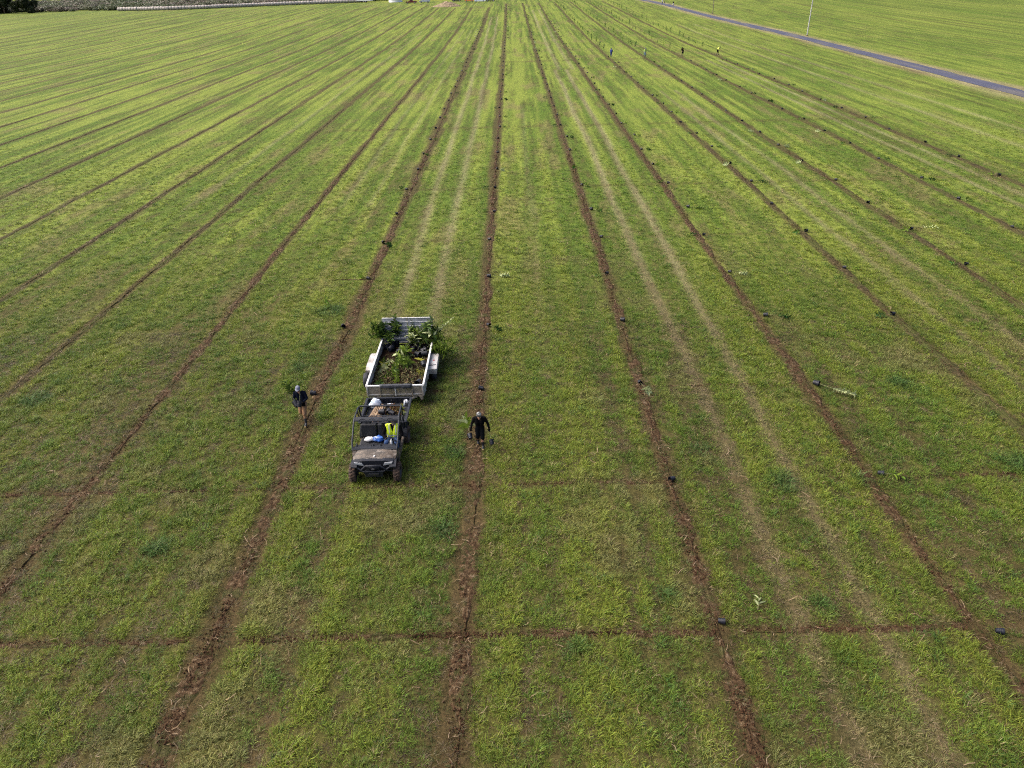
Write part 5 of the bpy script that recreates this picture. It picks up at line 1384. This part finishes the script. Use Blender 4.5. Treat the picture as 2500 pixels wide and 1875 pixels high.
# saplings already planted upright beyond the workers
for kk in range(3, 7):
    cnt = 0
    for n, py in enumerate(PY):
        if py < 174 or py > 376: continue
        x = float(row_x(kk, py))+rp2.uniform(-.2, .2); y = py+rp2.uniform(-.8, .8)
        cnt += 1; i = rp2.randrange(6)
        t = thing('planted_sapling', 'upright sapling beyond the far workers, %s, %s from the front' % (ROWNAME[kk], ordinal(cnt)), 'sapling', (x, y, zT(y)-.2), 0, 'saplings planted beyond the workers')
        t.rotation_euler = (rp2.uniform(-.15, .15), rp2.uniform(-.15, .15), rp2.uniform(0, 6.28)); s = rp2.uniform(1.1, 1.6); t.scale = (s,)*3
        link('stem', VARIANT[i][0], t); link('foliage', VARIANT[1 if i == 5 else i][1], t)

# ------------------------------------------------------------------ far edge of the field
# round hay bales in a long line
M_hay = mat('wrapped_hay', (.46, .42, .38), rough=.9, col2=(.32, .28, .25), scale=2.5, bump=.5, bscale=6)
bmb = MB(); bmb.lathe([(0, -.74), (.70, -.74), (.82, -.66), (.86, -.4), (.86, .4), (.82, .66), (.70, .74), (0, .74)], 18, axis='x'); BALE = bmb.mesh('hay_bale', M_hay)
bend_line = [(-198.5, 412.4), (-171.6, 408.0), (-153.5, 411.6), (-132, 423.9), (-107.7, 433.6), (-91.4, 438.9), (-79.5, 443.5)]
seg = np.array(bend_line); dl = np.concatenate([[0], np.cumsum(np.hypot(*np.diff(seg, axis=0).T))])
nb_ = int(dl[-1]/1.56)
for k in range(nb_):
    s = (k+.5)*1.56; x = np.interp(s, dl, seg[:, 0]); y = np.interp(s, dl, seg[:, 1])
    x2 = np.interp(s+.5, dl, seg[:, 0]); y2 = np.interp(s+.5, dl, seg[:, 1])
    o = link('hay_bale', BALE, None, (x, y+rp2.uniform(-.12, .12), zT(y)+.83), (rp2.uniform(0, 6), 0, math.atan2(y2-y, x2-x)+rp2.uniform(-.06, .06)))
    q = rp2.uniform(.94, 1.06); o.scale = (1, q, q)
    lab = 'pale round hay bale, %s from the left end of the long line' % ordinal(k+1)
    if k == 0: lab = 'leftmost round hay bale, at the left end of the long line'
    if k == nb_-1: lab = 'rightmost round hay bale, nearest the white trailer'
    tag(o, lab, 'hay bale', 'round hay bales along the far edge')

# scrub behind the bales: one mass
def bush_mesh(i, rad, h, n, q):
    r = np.random.default_rng(500+i); v = []; f = []
    lob = [(r.uniform(-.5, .5)*rad, r.uniform(-.5, .5)*rad, h*r.uniform(.3, .7), rad*r.uniform(.45, .75)) for _ in range(6)]
    for k in range(n):
        cx, cy, cz, cr = lob[r.integers(6)]; u = r.normal(size=3); u /= np.linalg.norm(u); p = np.array((cx, cy, cz))+u*cr*(.75+.3*r.random())*np.array((1, 1, h/rad*.55))
        if p[2] < 0: p[2] = r.random()*.4
        a, b = np.linalg.qr(np.stack([u+.7*r.normal(size=3), r.normal(size=3), r.normal(size=3)], 1))[0][:, 1:].T
        s = q*(.5+r.random()); o = len(v)
        v += [tuple(p-a*s), tuple(p+b*s*.5), tuple(p+a*s), tuple(p-b*s*.5)]; f.append((o, o+1, o+2, o+3))
    return v, f
M_bush = leaf_mat('scrub_leaves', attr='tint', var=.45, trans=.2)
bsh = proto_coll('bush', [py_mesh('bush', *bush_mesh(i, 2.4, 2.4, 520, .34), M_bush) for i in range(6)])
r = np.random.default_rng(61); pts = []
while len(pts) < 1900:
    x = r.uniform(-330, 30); y = r.uniform(420, 640)
    front = np.interp(x, [-330, -240, -200, -170, -130, -80, -60, 40], [424, 422, 420, 418, 432, 452, 458, 452])
    if y < front+2 or (x > -60 and y > 480) or (y > 560 and x > -250): continue
    pts.append((x, y, 2.75))
P = np.array(pts); n = len(P); s = .6+.9*r.random(n); q = fbm(P[:, 0]/14, P[:, 1]/14, 3, 3)[:, None]; u = r.random((n, 1))
tint = np.array((.115, .130, .075))*(1-u)+np.array((.185, .16, .125))*u; g_ = (q > .55); tint = np.where(g_, tint*.5+np.array((.07, .12, .045))*.5, tint)
dkm = (P[:, 0] > -75)[:, None]; tint = np.where(dkm, tint*.45, tint)
sz = s*np.where(P[:, 0] > -75, 1.3, .75)
scatter('scrub', P, np.stack([np.zeros(n), np.zeros(n), r.random(n)*6.28], 1), np.stack([s*1.1, s*1.1, sz], 1), r.integers(0, 6, n), tint, bsh, 'grey green scrub covering the land behind the hay bales', 'scrub')

# dark trees at the far left corner
def tree(label, x, y, h, rad, seed):
    t = thing('tree', label, 'tree', (x, y, zT(y)), 0, 'dark trees at the far left edge'); r = np.random.default_rng(seed)
    tk = MB(); tk.tube([(0, 0, -.2), (.2, .1, h*.3), (.1, .3, h*.62)], [.35, .26, .10], 8)
    lob = []
    for k in range(16):
        a = r.random()*6.28; e = r.random(); zz = h*(.12+.76*e); rr3 = rad*(1-.55*max(0, e-.4)/.6)*(.25+.6*r.random())
        c = np.array((math.cos(a)*rr3, math.sin(a)*rr3, zz)); lob.append((c, rad*r.uniform(.30, .46)))
        if k < 7: tk.tube([(.1, .1, h*(.15+.05*k)), tuple(c*.6+np.array((0, 0, zz*.35))), tuple(c)], [.12, .08, .03], 5)
    tk.build('trunk', M_stem_brown, t)
    v = []; f = []
    for k in range(9000):
        c, cr = lob[r.integers(len(lob))]; u = r.normal(size=3); u /= np.linalg.norm(u)
        p = c+u*cr*(.55+.5*r.random()); p[2] = max(p[2], .15)
        w = np.linalg.qr(np.stack([u+.8*r.normal(size=3), r.normal(size=3), r.normal(size=3)], 1))[0]; a, b = w[:, 1], w[:, 2]
        s = .36*(.5+r.random()); o = len(v); v += [tuple(p-a*s), tuple(p+b*s*.5), tuple(p+a*s), tuple(p-b*s*.5)]; f.append((o, o+1, o+2, o+3))
    me = py_mesh('crown', v, f, M_tree); link('crown', me, t)
M_tree = leaf_mat('dark_tree_leaves', col=(.022, .032, .012), var=.55, trans=.15)
tree('dark leafy tree at the very corner of the field, leftmost of the clump', -297, 424, 13.5, 6.5, 1)
tree('dark leafy tree standing second from the left corner of the field', -284, 421, 14, 6.5, 2)
tree('dark leafy tree in the middle of the clump at the far left', -272, 421, 13.5, 7, 3)
tree('dark leafy tree second from the right end of the clump at the far left', -261, 420, 12.5, 7, 4)
tree('lowest dark tree, at the right end of the clump nearest the hay bales', -248, 419, 10.0, 7, 5)

# vehicles and tanks at the far end
def box_wheels(t, xs, y, r, w):
    for x in xs:
        for sy in (-1, 1):
            o = MB().lathe([(r*.5, -w/2), (r, -w/2), (r, w/2), (r*.5, w/2)], 16, axis='y', c=(x, sy*y, r)).build('wheel', M_rubber, t)
            MB().lathe([(0, sy*w*.45), (r*.55, sy*w*.5)], 12, axis='y', c=(x, sy*y, r)).build('hub', M_alu_top, o)
def far_car(name, label, loc, body, L, H, style, rz=0, W=1.85, cat='vehicle'):
    t = thing(name, label, cat, (loc[0], loc[1], zT(loc[1])), rz, 'vehicles parked at the far end'); h = L/2
    bmat = mat(name+'_paint', body, rough=.3, spec=.6, coat=.3)
    if style == 'pickup':
        low = [(-h, .55), (-h, .95), (-h+.15, 1.02), (-h*.42, 1.10), (-h*.18, H), (h*.18, H), (h*.30, 1.12), (h, 1.10), (h, .50), (h*.80, .42), (-h*.85, .42)]
        win = [(-h*.36, 1.14), (-h*.17, H-.08), (h*.16, H-.08), (h*.25, 1.14)]
    elif style == 'suv':
        low = [(-h, .50), (-h, .95), (-h*.50, 1.08), (-h*.30, H-.03), (-h*.1, H), (h*.86, H-.03), (h, 1.1), (h, .5), (h*.8, .40), (-h*.85, .40)]
        win = [(-h*.42, 1.12), (-h*.26, H-.10), (h*.82, H-.10), (h*.9, 1.14)]
    else:
        low = [(-h, .45), (-h, .9), (-h*.80, 1.15), (-h*.55, H-.05), (-h*.4, H), (h*.93, H), (h, 1.2), (h, .45), (h*.8, .38), (-h*.85, .38)]
        win = [(-h*.72, 1.18), (-h*.52, H-.14), (-h*.08, H-.14), (-h*.05, 1.18)]
    nar = lambda p: 1.0 if p[1] < 1.13 else .84
    MB().prism(low, -W/2, W/2, 'y', inset=nar).build('body', bmat, t)
    for sy in (-1, 1):
        MB().prism(win, sy*W/2*.90, sy*W/2*.935, 'y').build('window', M_glass, t)
    MB().prism([(-W*.38, 1.13), (W*.38, 1.13), (W*.34, H-.10), (-W*.34, H-.10)], -h*.37, -h*.365, 'x').build('windscreen', M_glass, t)
    for sy in (-1, 1): MB().box((-h-.01, sy*W*.36, .82), (.05, .30, .16), bev=.01).build('headlight', M_lens, t)
    box_wheels(t, (-h*.64, h*.62), W/2-.10, .36, .24)
    MB().box((-h-.04, 0, .55), (.10, W*.95, .18), bev=.03).build('bumper', M_dark, t)
    return t
far_car('pickup_truck', 'dark red pickup truck parked right of the white tank', (-49.4, 409.0), (.13, .012, .022), 5.6, 1.78, 'pickup', .06, cat='pickup truck')
far_car('parked_car', 'silver grey car parked just right of the dark red pickup', (-43.5, 416.5), (.36, .40, .46), 5.4, 1.75, 'suv', -.06, cat='car')
far_car('parked_van', 'white van parked at the far end beside the orange vehicle', (-15.0, 406.3), (.72, .74, .78), 5.6, 1.95, 'van', .04, cat='van')
far_car('parked_car', 'dark grey car half hidden right of the white van', (-9.8, 410.5), (.035, .035, .045), 4.6, 1.5, 'suv', 0, cat='car')
far_car('parked_car', 'black car parked behind the brown mulch pile', (-27.3, 419.5), (.015, .015, .02), 4.8, 1.6, 'suv', 0, cat='car')
far_car('parked_truck', 'orange truck parked left of the white van', (-20.6, 414.0), (.75, .22, .01), 4.6, 2.3, 'van', 0, cat='truck')
t = thing('enclosed_trailer', 'white enclosed trailer with rounded end at the far edge of the field', 'trailer', (-78.3, 441.5, zT(441)), -.15)
pts = [(-4.3, -1.2), (3.4, -1.2), (4.2, -.8), (4.5, 0), (4.2, .8), (3.4, 1.2), (-4.3, 1.2)]
MB().prism(pts, .75, 3.3, 'z').build('body', M_white, t); MB().box((0, 0, .66), (8.2, 2.2, .16)).build('chassis', M_black, t)
box_wheels(t, (-.5, .5), 1.0, .38, .26); MB().tube([(4.3, 0, .6), (6.0, 0, .55)], .07, 6).tube([(5.7, 0, .0), (5.7, 0, .8)], .05, 6).build('tow_bar', M_black, t)
t = thing('water_tank', 'white cylindrical tank standing between the white trailer and red pickup', 'tank', (-60.9, 435.5, zT(435)))
MB().lathe([(0, 0), (3.6, 0), (3.6, .25), (3.58, .3), (3.6, 1.2), (3.62, 1.25), (3.6, 1.3), (3.6, 3.6), (3.3, 3.9), (.5, 4.5), (0, 4.5)], 36).build('shell', M_white, t)
MB().lathe([(.3, 4.4), (.3, 4.65), (0, 4.68)], 14).build('lid', M_alu_top, t)
# mulch pile
pm = MB(); NXp, NYp = 40, 26; vv = []
for j in range(NYp):
    for i in range(NXp):
        u = i/(NXp-1)*2-1; w = j/(NYp-1)*2-1; d = math.sqrt(u*u+w*w)
        z = max(0, 1-d)**.8*2.0*(.75+.5*float(vnoise(u*5+3, w*5)))*(1+.25*u)+.16*float(vnoise(u*22, w*22))*(d < .95)-.06
        vv.append((u*6.6, w*4.5, z))
pm.add(vv, [(j*NXp+i, j*NXp+i+1, (j+1)*NXp+i+1, (j+1)*NXp+i) for j in range(NYp-1) for i in range(NXp-1)])
tag(pm.build('mulch_pile', mat('brown_mulch', (.27, .21, .13), rough=1, col2=(.12, .085, .05), scale=1.6, bump=.8, bscale=4), None, (-29.0, 372.5, zT(372))), 'low brown mulch pile at the far end of the rows', 'mulch pile')
# light poles beside the road
for (x, y, hgt, lab) in [(76.57, 206.9, 12.0, 'tall pale pole beside the road, nearest of the poles'), (71.6, 287.2, 11.5, 'thin dark pole beside the road, middle of the three'), (67.4, 356.6, 11.0, 'farthest thin pole at the end of the road')]:
    dk = y > 250
    t = thing('utility_pole', lab, 'pole', (x, y, zT(y)), 0, 'poles along the road')
    lean = -.012 if not dk else 0
    MB().tube([(0, 0, -.2), (lean*hgt*-0.2, 0, hgt)], [.14, .09] if not dk else [.12, .08], 10).build('pole', mat('pole_dark', (.10, .085, .07), rough=.8) if dk else mat('pole_grey', (.36, .36, .36), rough=.7), t)
    MB().lathe([(.24, -.02), (.24, .10), (.18, .16), (0, .16)], 10).build('base', M_clod, t)
    MB().box((0, 0, hgt-.6), (1.6, .10, .10)).build('cross_arm', M_stem_brown, t)
